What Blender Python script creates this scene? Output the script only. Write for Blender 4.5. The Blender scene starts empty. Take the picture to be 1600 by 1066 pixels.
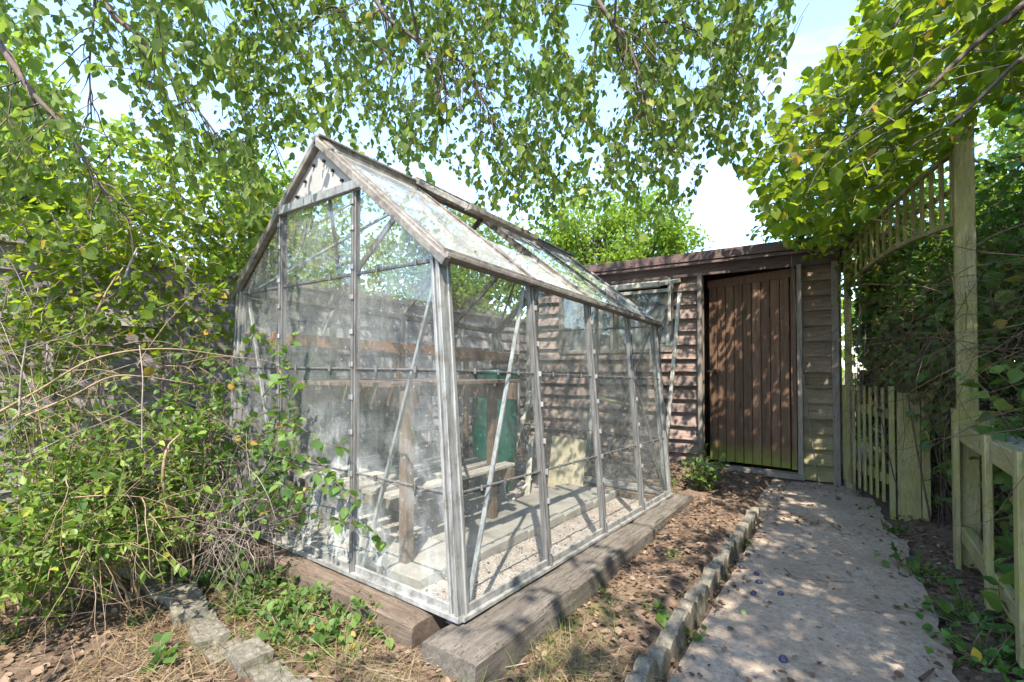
import bpy, math, random
import numpy as np
from mathutils import Vector, Matrix, noise
random.seed(7); np.random.seed(7)
R = math.radians
scene = bpy.context.scene
col = scene.collection
# ------------------------------------------------------------------ camera
CAM = Vector((0, 0, 1.13)); YAW = R(35.7); PITCH = R(1.0); FPX = 737.0; CY = 565.0
cd = bpy.data.cameras.new('camera'); cam = bpy.data.objects.new('camera', cd); col.objects.link(cam)
cam.location = CAM; cam.rotation_euler = (R(90) + PITCH, 0, YAW)
cd.sensor_width = 36; cd.lens = FPX / 1600 * 36; cd.shift_y = (CY - 533) / 1600
cd.clip_start = 0.05; cd.clip_end = 1000
scene.camera = cam
# ------------------------------------------------------------------ sky and sun
SUN = Vector((0.42, -0.66, 1.02)).normalized()
w = bpy.data.worlds.new('World'); scene.world = w; w.use_nodes = True
nt = w.node_tree; nt.nodes.clear()
def wn(t, **k):
    n = nt.nodes.new(t)
    for a, b in k.items(): setattr(n, a, b)
    return n
sky = wn('ShaderNodeTexSky', sky_type='NISHITA', sun_disc=False)
sky.sun_elevation = math.asin(SUN.z); sky.sun_rotation = math.atan2(SUN.x, SUN.y)
sky.air_density = 1.0; sky.dust_density = 0.3; sky.ozone_density = 3.5
tc = wn('ShaderNodeTexCoord'); mp = wn('ShaderNodeMapping'); mp.inputs['Scale'].default_value = (1, 1, 2.4)
mp.inputs['Location'].default_value = (0.35, 0.1, 0.2)
no = wn('ShaderNodeTexNoise'); no.inputs['Scale'].default_value = 3.2; no.inputs['Detail'].default_value = 8; no.inputs['Roughness'].default_value = 0.6
rp = wn('ShaderNodeValToRGB'); rp.color_ramp.elements[0].position = 0.54; rp.color_ramp.elements[1].position = 0.72
rp.color_ramp.elements[1].color = (0.85, 0.85, 0.85, 1)
mx = wn('ShaderNodeMix', data_type='RGBA'); mx.inputs[7].default_value = (1.6, 1.65, 1.7, 1)
bg = wn('ShaderNodeBackground'); bg.inputs['Strength'].default_value = 0.15
ou = wn('ShaderNodeOutputWorld')
L = nt.links.new
L(tc.outputs['Generated'], mp.inputs[0]); L(mp.outputs[0], no.inputs[0]); L(no.outputs[0], rp.inputs[0])
tn = wn('ShaderNodeMix', data_type='RGBA', blend_type='MULTIPLY'); tn.inputs[0].default_value = 1; tn.inputs[7].default_value = (0.98, 0.95, 0.90, 1)
L(rp.outputs[0], mx.inputs[0]); L(sky.outputs[0], tn.inputs[6]); L(tn.outputs[2], mx.inputs[6]); L(mx.outputs[2], bg.inputs[0]); L(bg.outputs[0], ou.inputs[0])
sl = bpy.data.lights.new('sun', 'SUN'); sl.energy = 2.6; sl.angle = R(0.55); sl.color = (1, 0.93, 0.81)
so = bpy.data.objects.new('sun', sl); col.objects.link(so)
so.rotation_euler = SUN.to_track_quat('Z', 'Y').to_euler()
scene.view_settings.view_transform = 'Standard'; scene.view_settings.look = 'None'
scene.view_settings.exposure = 2.5; scene.view_settings.gamma = 1.0
scene.cycles.max_bounces = 10; scene.cycles.transparent_max_bounces = 24
scene.cycles.diffuse_bounces = 5; scene.cycles.transmission_bounces = 8

# ------------------------------------------------------------------ projection helpers (design aid)
def P(px, py, d):
    """point seen at a pixel of the 1600 px photograph, d metres in front of the camera"""
    x = (px - 800) / FPX; y = -(py - CY) / FPX
    f = Vector((0, math.cos(PITCH), math.sin(PITCH))); u = Vector((0, -math.sin(PITCH), math.cos(PITCH)))
    v = Vector((x, 0, 0)) + f + u * y
    v = v * (d / v.y)
    c, s = math.cos(YAW), math.sin(YAW)
    return Vector((v.x * c - v.y * s, v.x * s + v.y * c, v.z)) + CAM
def PG(px, py, z=0.0):
    a = P(px, py, 1.0) - CAM
    t = (z - CAM.z) / a.z
    return CAM + a * t

# ------------------------------------------------------------------ materials
def mat(name):
    m = bpy.data.materials.new(name); m.use_nodes = True
    m.node_tree.nodes.clear(); return m
class NT:
    def __init__(s, m): s.t = m.node_tree
    def n(s, t, **k):
        q = s.t.nodes.new(t)
        for a, b in k.items():
            if a.startswith('i_'):
                key = a[2:]
                q.inputs[int(key) if key.isdigit() else key.replace('_', ' ')].default_value = b
            else: setattr(q, a, b)
        return q
    def l(s, a, b): s.t.links.new(a, b)
    def ramp(s, fac, stops, interp='LINEAR'):
        r = s.t.nodes.new('ShaderNodeValToRGB'); cr = r.color_ramp; cr.interpolation = interp
        while len(cr.elements) < len(stops): cr.elements.new(0.5)
        for e, (p, c) in zip(cr.elements, stops):
            e.position = p; e.color = (*c, 1) if len(c) == 3 else c
        s.l(fac, r.inputs[0]); return r.outputs[0]
    def mix(s, f, a, b, blend='MIX'):
        q = s.n('ShaderNodeMix', data_type='RGBA', blend_type=blend)
        for sock, v in ((0, f), (6, a), (7, b)):
            if hasattr(v, 'links') or hasattr(v, 'is_linked'): s.l(v, q.inputs[sock])
            else: q.inputs[sock].default_value = v if sock == 0 else ((*v, 1) if len(v) == 3 else v)
        return q.outputs[2]
    def math(s, op, a, b=0.0, clamp=False):
        q = s.n('ShaderNodeMath', operation=op, use_clamp=clamp)
        for i, v in enumerate((a, b)):
            if hasattr(v, 'is_linked'): s.l(v, q.inputs[i])
            else: q.inputs[i].default_value = v
        return q.outputs[0]
    def noise(s, vec, scale, detail=6, rough=0.6, dist=0.0):
        q = s.n('ShaderNodeTexNoise'); s.l(vec, q.inputs['Vector'])
        q.inputs['Scale'].default_value = scale; q.inputs['Detail'].default_value = detail
        q.inputs['Roughness'].default_value = rough; q.inputs['Distortion'].default_value = dist
        return q.outputs[0]
    def coord(s, scale=(1, 1, 1), off=None, rnd=0.0, kind='Object'):
        c = s.n('ShaderNodeTexCoord'); m = s.n('ShaderNodeMapping'); m.inputs['Scale'].default_value = scale
        s.l(c.outputs[kind], m.inputs[0]); o = m.outputs[0]
        if rnd:
            g = s.n('ShaderNodeNewGeometry'); k = s.math('MULTIPLY', g.outputs['Random Per Island'], rnd)
            a = s.n('ShaderNodeVectorMath', operation='ADD'); s.l(o, a.inputs[0]); s.l(k, a.inputs[1]); o = a.outputs[0]
        return o
    def bump(s, h, strength=0.4, dist=0.01):
        b = s.n('ShaderNodeBump'); b.inputs['Strength'].default_value = strength; b.inputs['Distance'].default_value = dist
        s.l(h, b.inputs['Height']); return b.outputs[0]
    def out(s, sh):
        o = s.n('ShaderNodeOutputMaterial'); s.l(sh, o.inputs[0])
    def princ(s, color, rough=0.8, normal=None, metallic=0.0, spec=0.3):
        p = s.n('ShaderNodeBsdfPrincipled')
        for k, v in (('Base Color', color), ('Roughness', rough), ('Metallic', metallic), ('Specular IOR Level', spec)):
            if hasattr(v, 'is_linked'): s.l(v, p.inputs[k])
            else: p.inputs[k].default_value = (*v, 1) if isinstance(v, tuple) and len(v) == 3 else v
        if normal is not None: s.l(normal, p.inputs['Normal'])
        return p.outputs[0]

def wood(name, dark, mid, light, axis='Z', algae=None, algae_z=None, rough=0.85, knots=True, stain=0.5, cracks=0.5):
    """weathered timber, grain along an axis; algae as a growth colour with an optional height limit (lo, hi)"""
    m = mat(name); t = NT(m)
    sc = {'X': (1, 14, 14), 'Y': (14, 1, 14), 'Z': (14, 14, 1)}[axis]
    v = t.coord(sc, rnd=40)
    g = t.noise(v, 3.0, 9, 0.62, 0.6)
    base = t.ramp(g, [(0.25, dark), (0.5, mid), (0.78, light)])
    v2 = t.coord((1, 1, 1), rnd=15)
    st = t.noise(v2, 5.0, 5, 0.6)
    base = t.mix(t.ramp(st, [(0.4, (0, 0, 0)), (0.7, (stain,) * 3)]), base, tuple(c * 0.45 for c in dark))
    fine = t.noise(t.coord(tuple(q * 4 for q in sc), rnd=9), 6.0, 4, 0.7)
    base = t.mix(0.35, base, t.ramp(fine, [(0.3, dark), (0.7, light)]))
    geo = t.n('ShaderNodeNewGeometry')
    hv = t.n('ShaderNodeHueSaturation'); hv.inputs['Saturation'].default_value = 1.0
    t.l(t.math('ADD', t.math('MULTIPLY', geo.outputs['Random Per Island'], 0.5), 0.75), hv.inputs['Value'])
    t.l(base, hv.inputs['Color']); base = hv.outputs[0]
    if knots:
        vo = t.n('ShaderNodeTexVoronoi'); vo.inputs['Scale'].default_value = 1.0
        ks = {'X': (1.6, 9, 9), 'Y': (9, 1.6, 9), 'Z': (9, 9, 1.6)}[axis]
        t.l(t.coord(ks, rnd=30), vo.inputs['Vector'])
        k = t.ramp(vo.outputs['Distance'], [(0.06, (1, 1, 1)), (0.13, (0, 0, 0))])
        base = t.mix(t.math('MULTIPLY', k, 0.7), base, tuple(c * 0.5 for c in dark))
    ck = t.noise(t.coord(tuple(q * 1.1 for q in sc), rnd=23), 4.5, 3, 0.5, 0.3)
    ckm = t.ramp(ck, [(0.485, (0, 0, 0)), (0.5, (1, 1, 1)), (0.515, (0, 0, 0))])
    if cracks: base = t.mix(t.math('MULTIPLY', ckm, cracks), base, tuple(c * 0.25 for c in dark))
    if algae:
        a = t.noise(t.coord((1, 1, 1)), 4.0, 6, 0.7)
        lo = 0.42 if algae_z is None else 0.25
        f = t.ramp(a, [(lo, (0, 0, 0)), (lo + 0.28, (1, 1, 1))])
        if algae_z:
            sp = t.n('ShaderNodeSeparateXYZ'); t.l(geo.outputs['Position'], sp.inputs[0])
            mr = t.n('ShaderNodeMapRange', clamp=True); t.l(sp.outputs[2], mr.inputs[0])
            mr.inputs[1].default_value = algae_z[0]; mr.inputs[2].default_value = algae_z[1]; mr.inputs[3].default_value = 1; mr.inputs[4].default_value = 0
            f = t.math('MULTIPLY', f, mr.outputs[0])
        base = t.mix(t.math('MULTIPLY', f, 0.85), base, t.mix(fine, tuple(c * 0.6 for c in algae), algae))
    h = t.math('SUBTRACT', t.math('ADD', g, t.math('MULTIPLY', fine, 0.6)), t.math('MULTIPLY', ckm, cracks))
    t.out(t.princ(base, rough, t.bump(h, 0.55, 0.006), spec=0.25))
    return m

def leafmat(name, cols, trans=0.45, tcol=(0.30, 0.42, 0.03), gloss=0.5, odd=None, odd_f=0.0):
    m = mat(name); t = NT(m)
    g = t.n('ShaderNodeNewGeometry'); r = g.outputs['Random Per Island']
    n_ = len(cols)
    c = t.ramp(r, [(i / max(1, n_ - 1) * (1 - odd_f), q) for i, q in enumerate(cols)] + ([(1 - odd_f * 0.5, odd)] if odd else []))
    v = t.noise(t.coord((1, 1, 1)), 60, 3, 0.6)
    c = t.mix(t.math('MULTIPLY', v, 0.4), c, tuple(q * 0.5 for q in cols[0]))
    p = t.princ(c, gloss, spec=0.22)
    tr = t.n('ShaderNodeBsdfTranslucent')
    tcv = t.mix(0.45, t.mix(0.5, c, tcol), tcol)
    t.l(tcv, tr.inputs[0])
    ms = t.n('ShaderNodeMixShader'); ms.inputs[0].default_value = trans
    t.l(p, ms.inputs[1]); t.l(tr.outputs[0], ms.inputs[2])
    t.out(ms.outputs[0]); return m

def simple(name, stops, scale=8, rough=0.8, bump=0.3, metallic=0.0, spec=0.3, scl=(1, 1, 1), bd=0.005, rnd=0.0):
    m = mat(name); t = NT(m)
    v = t.coord(scl, rnd=rnd); n_ = t.noise(v, scale, 8, 0.65)
    c = t.ramp(n_, stops)
    t.out(t.princ(c, rough, t.bump(n_, bump, bd), metallic, spec)); return m

M = {}
M['alu'] = mat('weathered_aluminium'); t = NT(M['alu'])
v = t.coord((30, 30, 2.2)); g = t.noise(v, 2.0, 8, 0.7); g2 = t.noise(t.coord(), 14, 6, 0.7)
c = t.ramp(g, [(0.28, (0.090, 0.086, 0.080)), (0.5, (0.269, 0.269, 0.260)), (0.75, (0.413, 0.413, 0.404))])
c = t.mix(t.ramp(g2, [(0.52, (0, 0, 0)), (0.70, (0.75, 0.75, 0.75))]), c, (0.12, 0.095, 0.07))
t.out(t.princ(c, 0.5, t.bump(g, 0.25, 0.003), 0.45, 0.4))
M['bar'] = mat('dull_glazing_bar'); t = NT(M['bar'])
v = t.coord((30, 30, 2.2)); g = t.noise(v, 2.0, 8, 0.7); g2 = t.noise(t.coord(), 14, 6, 0.7)
c = t.ramp(g, [(0.28, (0.05, 0.047, 0.044)), (0.5, (0.14, 0.135, 0.13)), (0.75, (0.26, 0.255, 0.25))])
c = t.mix(t.ramp(g2, [(0.52, (0, 0, 0)), (0.70, (0.75, 0.75, 0.75))]), c, (0.12, 0.095, 0.07))
t.out(t.princ(c, 0.5, t.bump(g, 0.25, 0.003), 0.45, 0.4))
M['rafter'] = mat('lichened_aluminium'); t = NT(M['rafter'])
g = t.noise(t.coord((6, 6, 6)), 3.0, 8, 0.75); g2 = t.noise(t.coord(), 22, 6, 0.7)
c = t.ramp(g, [(0.3, (0.078, 0.066, 0.055)), (0.5, (0.179, 0.160, 0.140)), (0.68, (0.281, 0.265, 0.242))])
c = t.mix(t.ramp(g2, [(0.54, (0, 0, 0)), (0.66, (0.7, 0.7, 0.7))]), c, (0.09, 0.06, 0.04))
t.out(t.princ(c, 0.6, t.bump(g2, 0.5, 0.004), 0.2, 0.3))
M['roofbar'] = simple('dirt_crusted_bar', [(0.3, (0.05, 0.038, 0.03)), (0.5, (0.12, 0.10, 0.085)), (0.7, (0.26, 0.24, 0.22))], 16, 0.8, 0.4)
M['alu_plain'] = simple('oxidised_aluminium', [(0.3, (0.10, 0.095, 0.085)), (0.5, (0.24, 0.235, 0.22)), (0.72, (0.38, 0.37, 0.36))], 18, 0.55, 0.2, 0.3)
M['white_panel'] = simple('dirty_white_panel', [(0.3, (0.216, 0.202, 0.191)), (0.6, (0.317, 0.302, 0.288))], 3, 0.5, 0.05)
M['frame_white'] = simple('peeling_white_paint', [(0.3, (0.225, 0.203, 0.150)), (0.5, (0.390, 0.375, 0.323)), (0.7, (0.465, 0.450, 0.405))], 14, 0.6, 0.3)
M['cream_board'] = simple('cream_board', [(0.3, (0.360, 0.300, 0.195)), (0.7, (0.495, 0.435, 0.315))], 4, 0.7, 0.1)

def glassmat(name, dirt_lo, dirt_hi, smear=0.0, leaf=0.0, refl=1.0, dcol=(0.62, 0.64, 0.62)):
    m = mat(name); t = NT(m)
    tr = t.n('ShaderNodeBsdfTransparent'); tr.inputs[0].default_value = (0.95, 0.975, 0.965, 1)
    gl = t.n('ShaderNodeBsdfGlossy'); gl.inputs['Roughness'].default_value = 0.015; gl.inputs[0].default_value = (1, 1, 1, 1)
    fr = t.n('ShaderNodeLayerWeight'); fr.inputs[0].default_value = 0.5
    fz = t.math('MULTIPLY', t.math('ADD', t.math('MULTIPLY', t.math('POWER', fr.outputs['Facing'], 4.5), .85), .075), refl, True)
    m1 = t.n('ShaderNodeMixShader'); t.l(fz, m1.inputs[0]); t.l(tr.outputs[0], m1.inputs[1]); t.l(gl.outputs[0], m1.inputs[2])
    a = t.noise(t.coord(), 2.6, 7, 0.65, 0.4); b = t.noise(t.coord((1, 1, 0.14)), 28, 5, 0.7); sp = t.noise(t.coord(), 90, 2, 0.5)
    mr = t.n('ShaderNodeMapRange', clamp=True); t.l(a, mr.inputs[0]); mr.inputs[1].default_value = 0.32; mr.inputs[2].default_value = 0.72
    mr.inputs[3].default_value = dirt_lo; mr.inputs[4].default_value = dirt_hi
    d = t.math('MULTIPLY', mr.outputs[0], t.math('ADD', t.math('MULTIPLY', b, 1.1), 0.45))
    d = t.math('ADD', d, t.ramp(sp, [(0.66, (0, 0, 0)), (0.74, (0.28, 0.28, 0.28))]))
    if smear:
        wv = t.n('ShaderNodeTexWave', wave_type='RINGS', rings_direction='SPHERICAL'); wv.inputs['Scale'].default_value = 5.0
        wv.inputs['Distortion'].default_value = 5.0; wv.inputs['Detail'].default_value = 5; wv.inputs['Detail Scale'].default_value = 2.5; wv.inputs['Detail Roughness'].default_value = 0.7
        mpp = t.n('ShaderNodeMapping'); cc = t.n('ShaderNodeTexCoord'); t.l(cc.outputs['Object'], mpp.inputs[0]); mpp.inputs['Location'].default_value = (-0.35, 0, -0.12)
        t.l(mpp.outputs[0], wv.inputs[0])
        sm = t.math('MULTIPLY', t.math('MULTIPLY', t.ramp(wv.outputs[1], [(0.05, (.15, .15, .15)), (0.95, (1, 1, 1))]), t.ramp(t.noise(t.coord((1, 1, .35)), 34, 6, 0.75), [(0.3, (.1, .1, .1)), (0.7, (1, 1, 1))])), t.ramp(t.noise(t.coord(), 2.6, 3, 0.5), [(0.32, (.1, .1, .1)), (0.72, (1, 1, 1))]))
        spz = t.n('ShaderNodeSeparateXYZ'); ccz = t.n('ShaderNodeTexCoord'); t.l(ccz.outputs['Object'], spz.inputs[0])
        zr = t.n('ShaderNodeMapRange', clamp=True); t.l(spz.outputs[2], zr.inputs[0]); zr.inputs[1].default_value = 0.85; zr.inputs[2].default_value = 0.55
        d = t.math('ADD', d, t.math('MULTIPLY', t.math('MULTIPLY', sm, zr.outputs[0]), smear))
    if leaf:
        d2 = t.ramp(t.noise(t.coord(), 13, 7, 0.75), [(0.56, (0, 0, 0)), (0.66, (leaf,) * 3)])
    df = t.n('ShaderNodeBsdfDiffuse'); df.inputs[0].default_value = (*dcol, 1)
    m2 = t.n('ShaderNodeMixShader'); t.l(t.math('MINIMUM', d, 0.9), m2.inputs[0]); t.l(m1.outputs[0], m2.inputs[1]); t.l(df.outputs[0], m2.inputs[2])
    sh = m2.outputs[0]
    if leaf:
        dk = t.n('ShaderNodeBsdfDiffuse'); dk.inputs[0].default_value = (0.10, 0.075, 0.05, 1)
        m3 = t.n('ShaderNodeMixShader'); t.l(d2, m3.inputs[0]); t.l(sh, m3.inputs[1]); t.l(dk.outputs[0], m3.inputs[2]); sh = m3.outputs[0]
    t.out(sh); return m
M['glass'] = glassmat('dusty_glass', 0.01, 0.10)
M['glass_smear'] = glassmat('smeared_glass', 0.02, 0.15, smear=0.55)
M['glass_roof'] = glassmat('algae_roof_glass', 0.12, 0.40, leaf=0.5, refl=1.5)
M['glass_window'] = glassmat('shed_window_glass', 0.10, 0.30, refl=1.6)

M['shed'] = wood('shed_weatherboard', (0.094, 0.061, 0.050), (0.222, 0.158, 0.131), (0.398, 0.304, 0.264), 'X', stain=0.3)
M['shed_green'] = wood('algae_weatherboard', (0.085, 0.058, 0.042), (0.20, 0.145, 0.105), (0.32, 0.25, 0.19), 'X', algae=(0.264, 0.288, 0.084), stain=0.3, algae_z=(-.8, 1.2))
M['fascia'] = wood('shed_fascia', (0.06, 0.038, 0.032), (0.12, 0.08, 0.072), (0.2, 0.15, 0.14), 'X', stain=0.2)
M['trim'] = wood('shed_trim', (0.10, 0.085, 0.07), (0.20, 0.17, 0.145), (0.30, 0.26, 0.22), 'Z', stain=0.2, knots=False)
M['door'] = wood('shed_door', (0.045, 0.023, 0.015), (0.125, 0.068, 0.042), (0.24, 0.145, 0.09), 'Z', algae=(0.26, 0.28, 0.04), algae_z=(0.10, 0.34), rough=0.6, stain=0.2)
M['green_wood'] = wood('algae_covered_timber', (0.12, 0.10, 0.05), (0.29, 0.25, 0.12), (0.46, 0.41, 0.24), 'Z', algae=(0.33, 0.32, 0.06), stain=0.5)
M['green_wood_h'] = wood('algae_covered_rail', (0.12, 0.10, 0.05), (0.29, 0.25, 0.12), (0.46, 0.41, 0.24), 'Y', algae=(0.33, 0.32, 0.06), stain=0.5)
M['sleeper_y'] = wood('weathered_sleeper_lengthwise', (0.041, 0.034, 0.027), (0.112, 0.095, 0.078), (0.204, 0.180, 0.153), 'Y', stain=0.5, cracks=0.85)
M['sleeper_x'] = wood('weathered_sleeper_crosswise', (0.046, 0.032, 0.023), (0.122, 0.089, 0.065), (0.208, 0.159, 0.122), 'X', stain=0.45, cracks=0.85)
M['fence'] = wood('grey_fence_board', (0.107, 0.095, 0.089), (0.245, 0.215, 0.209), (0.460, 0.416, 0.403), 'Y', stain=0.4)
M['bench'] = wood('dark_bench_timber', (0.05, 0.032, 0.022), (0.13, 0.085, 0.06), (0.26, 0.18, 0.13), 'Z', stain=0.3)
M['plank'] = wood('orange_shelf_plank', (0.080, 0.036, 0.018), (0.224, 0.096, 0.040), (0.336, 0.160, 0.072), 'Y', stain=0.35)
M['grey_plank'] = wood('grey_plank', (0.16, 0.14, 0.12), (0.32, 0.28, 0.24), (0.5, 0.45, 0.40), 'Y', stain=0.25)
M['slab'] = simple('paving_slab', [(0.3, (0.156, 0.140, 0.117)), (0.6, (0.257, 0.234, 0.206))], 7, 0.9, 0.2)
M['bark'] = simple('brown_bark', [(0.3, (0.055, 0.04, 0.035)), (0.7, (0.16, 0.12, 0.10))], 30, 0.9, 0.5, scl=(1, 1, 0.4))
M['birch_bark'] = simple('birch_bark', [(0.35, (0.06, 0.05, 0.045)), (0.5, (0.45, 0.42, 0.38)), (0.7, (0.6, 0.57, 0.52))], 6, 0.8, 0.4, scl=(1, 1, 3))
M['twig_tan'] = simple('tan_dry_twig', [(0.3, (0.150, 0.098, 0.056)), (0.7, (0.300, 0.217, 0.143))], 12, 0.8, 0.2, rnd=20)
M['twig_dark'] = simple('dark_twig', [(0.3, (0.05, 0.032, 0.028)), (0.7, (0.13, 0.085, 0.065))], 12, 0.8, 0.2, rnd=20)
M['twig_grey'] = simple('grey_twig', [(0.3, (0.13, 0.10, 0.085)), (0.7, (0.30, 0.25, 0.21))], 12, 0.8, 0.2, rnd=20)
M['dead_vine'] = simple('dead_vine_tangle', [(0.3, (0.049, 0.032, 0.021)), (0.6, (0.140, 0.091, 0.059)), (0.8, (0.231, 0.175, 0.119))], 8, 0.85, 0.2, rnd=30)
M['black_iron'] = simple('rusty_iron', [(0.3, (0.02, 0.02, 0.02)), (0.7, (0.06, 0.045, 0.035))], 20, 0.6, 0.2, 0.6)
M['felt'] = simple('roofing_felt', [(0.3, (0.03, 0.03, 0.03)), (0.7, (0.08, 0.075, 0.07))], 20, 0.95, 0.3)
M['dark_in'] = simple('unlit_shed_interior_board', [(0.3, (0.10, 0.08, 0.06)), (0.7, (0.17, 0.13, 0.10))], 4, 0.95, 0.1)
M['butt'] = simple('green_plastic', [(0.3, (0.006, 0.056, 0.041)), (0.7, (0.015, 0.112, 0.083))], 4, 0.4, 0.05)
M['plum'] = simple('plum_skin', [(0.35, (0.022, 0.016, 0.035)), (0.65, (0.085, 0.08, 0.14))], 14, 0.45, 0.02, rnd=10)
M['plum_green'] = simple('unripe_plum_skin', [(0.35, (0.16, 0.17, 0.07)), (0.65, (0.30, 0.32, 0.16))], 14, 0.45, 0.02)
M['rust'] = simple('rusty_mesh', [(0.3, (0.07, 0.05, 0.035)), (0.7, (0.2, 0.15, 0.1))], 12, 0.9, 0.3)

m = M['soil'] = mat('soil_with_litter'); t = NT(m)
a = t.noise(t.coord(), 1.3, 6, 0.6); b = t.noise(t.coord(), 18, 9, 0.75); c2 = t.noise(t.coord(), 75, 4, 0.7)
c = t.ramp(b, [(0.28, (0.048, 0.032, 0.022)), (0.48, (0.120, 0.084, 0.060)), (0.62, (0.200, 0.144, 0.104)), (0.78, (0.320, 0.248, 0.184))])
c = t.mix(t.ramp(a, [(0.42, (0, 0, 0)), (0.66, (0.5, 0.5, 0.5))]), c, (0.26, 0.18, 0.125))
t.out(t.princ(c, 0.95, t.bump(t.math('ADD', b, t.math('MULTIPLY', c2, 0.5)), 0.9, 0.02), spec=0.15))
m = M['concrete'] = mat('old_path_concrete'); t = NT(m)
a = t.noise(t.coord(), 2.2, 7, 0.65); b = t.noise(t.coord(), 38, 8, 0.8); c2 = t.noise(t.coord(), 120, 3, 0.7); d = t.noise(t.coord(), 9, 6, 0.7)
c = t.ramp(b, [(0.28, (0.197, 0.144, 0.106)), (0.5, (0.395, 0.309, 0.237)), (0.75, (0.603, 0.489, 0.382))])
c = t.mix(t.ramp(a, [(0.40, (0, 0, 0)), (0.70, (0.55, 0.55, 0.55))]), c, (0.222, 0.157, 0.108))
c = t.mix(t.ramp(d, [(0.60, (0, 0, 0)), (0.72, (0.65, 0.65, 0.65))]), c, (0.140, 0.097, 0.063))
c = t.mix(t.ramp(c2, [(0.66, (0, 0, 0)), (0.72, (0.7, 0.7, 0.7))]), c, (0.410, 0.349, 0.277))
c = t.mix(t.ramp(c2, [(0.30, (0.6, 0.6, 0.6)), (0.36, (0, 0, 0))]), c, (0.08, 0.065, 0.05))
cv = t.n('ShaderNodeTexVoronoi', feature='DISTANCE_TO_EDGE'); cv.inputs['Scale'].default_value = 0.5
wp = t.n('ShaderNodeTexNoise'); wp.inputs['Scale'].default_value = 5; wp.inputs['Detail'].default_value = 6; t.l(t.coord(), wp.inputs['Vector'])
wm = t.n('ShaderNodeVectorMath', operation='MULTIPLY_ADD'); t.l(wp.outputs['Color'], wm.inputs[0]); wm.inputs[1].default_value = (.35, .35, 0); t.l(t.coord(), wm.inputs[2]); t.l(wm.outputs[0], cv.inputs['Vector'])
c = t.mix(t.ramp(cv.outputs['Distance'], [(0.0, (.5, .5, .5)), (0.004, (0, 0, 0))]), c, (0.07, 0.055, 0.04))
e_ = t.noise(t.coord(), 24, 5, 0.8)
c = t.mix(t.ramp(e_, [(0.56, (0, 0, 0)), (0.66, (0.6, 0.6, 0.6))]), c, (0.12, 0.095, 0.07))
t.out(t.princ(c, 0.9, t.bump(t.math('ADD', b, c2), 0.8, 0.008), spec=0.2))
m = M['kerb'] = mat('mossy_edging_concrete'); t = NT(m)
a = t.noise(t.coord(), 5, 7, 0.7); b = t.noise(t.coord(), 45, 7, 0.75)
c = t.ramp(b, [(0.3, (0.076, 0.064, 0.047)), (0.5, (0.153, 0.136, 0.106)), (0.7, (0.264, 0.238, 0.200))])
c = t.mix(t.ramp(a, [(0.5, (0, 0, 0)), (0.68, (0.8, 0.8, 0.8))]), c, (0.10, 0.10, 0.05))
t.out(t.princ(c, 0.95, t.bump(t.math('ADD', a, b), 0.8, 0.012), spec=0.15))
m = M['gravel'] = mat('pale_gravel'); t = NT(m)
vo = t.n('ShaderNodeTexVoronoi'); vo.inputs['Scale'].default_value = 130; t.l(t.coord(), vo.inputs[0])
c = t.mix(0.55, t.ramp(vo.outputs['Color'], [(0.2, (0.26, 0.21, 0.18)), (0.8, (0.68, 0.60, 0.53))]), t.ramp(t.noise(t.coord(), 7, 6, 0.7), [(0.35, (0.28, 0.21, 0.17)), (0.65, (0.55, 0.47, 0.41))]))
t.out(t.princ(c, 0.9, t.bump(vo.outputs['Distance'], 1.0, 0.012), spec=0.2))

M['l_birch'] = leafmat('birch_leaf', [(0.05, 0.085, 0.018), (0.10, 0.15, 0.03), (0.16, 0.22, 0.05)], 0.48, (0.34, 0.48, 0.06), odd=(0.32, 0.30, 0.03), odd_f=0.04)
M['l_big'] = leafmat('broad_leaf', [(0.04, 0.085, 0.012), (0.09, 0.155, 0.018), (0.16, 0.215, 0.02)], 0.52, (0.38, 0.50, 0.02), odd=(0.45, 0.28, 0.03), odd_f=0.05)
M['l_privet'] = leafmat('glossy_small_leaf', [(0.05, 0.095, 0.018), (0.12, 0.19, 0.03), (0.22, 0.30, 0.06)], 0.35, (0.25, 0.42, 0.03), gloss=0.42, odd=(0.36, 0.34, 0.04), odd_f=0.04)
M['l_bramble'] = leafmat('bramble_leaf', [(0.045, 0.095, 0.028), (0.085, 0.155, 0.04), (0.15, 0.23, 0.05)], 0.35, (0.24, 0.40, 0.04), gloss=0.45, odd=(0.35, 0.22, 0.04), odd_f=0.05)
M['l_dark'] = leafmat('dark_hedge_leaf', [(0.039, 0.101, 0.025), (0.079, 0.184, 0.043), (0.131, 0.263, 0.053)], 0.35, (0.315, 0.560, 0.053), gloss=0.4, odd=(0.630, 0.420, 0.053), odd_f=0.05)
M['l_far'] = leafmat('sunny_far_leaf', [(0.07, 0.13, 0.015), (0.13, 0.22, 0.025), (0.21, 0.30, 0.035)], 0.5, (0.42, 0.55, 0.05))
M['l_dead'] = leafmat('dead_leaf', [(0.07, 0.042, 0.028), (0.16, 0.10, 0.065), (0.32, 0.23, 0.16)], 0.15, (0.3, 0.18, 0.08), gloss=0.7)
M['grass_dry'] = leafmat('dry_grass', [(0.160, 0.108, 0.056), (0.272, 0.200, 0.112), (0.384, 0.304, 0.192)], 0.3, (0.320, 0.256, 0.144), gloss=0.7)
M['grass_green'] = leafmat('green_grass', [(0.06, 0.10, 0.02), (0.12, 0.18, 0.03), (0.2, 0.24, 0.06)], 0.35, (0.25, 0.38, 0.05))

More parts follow.
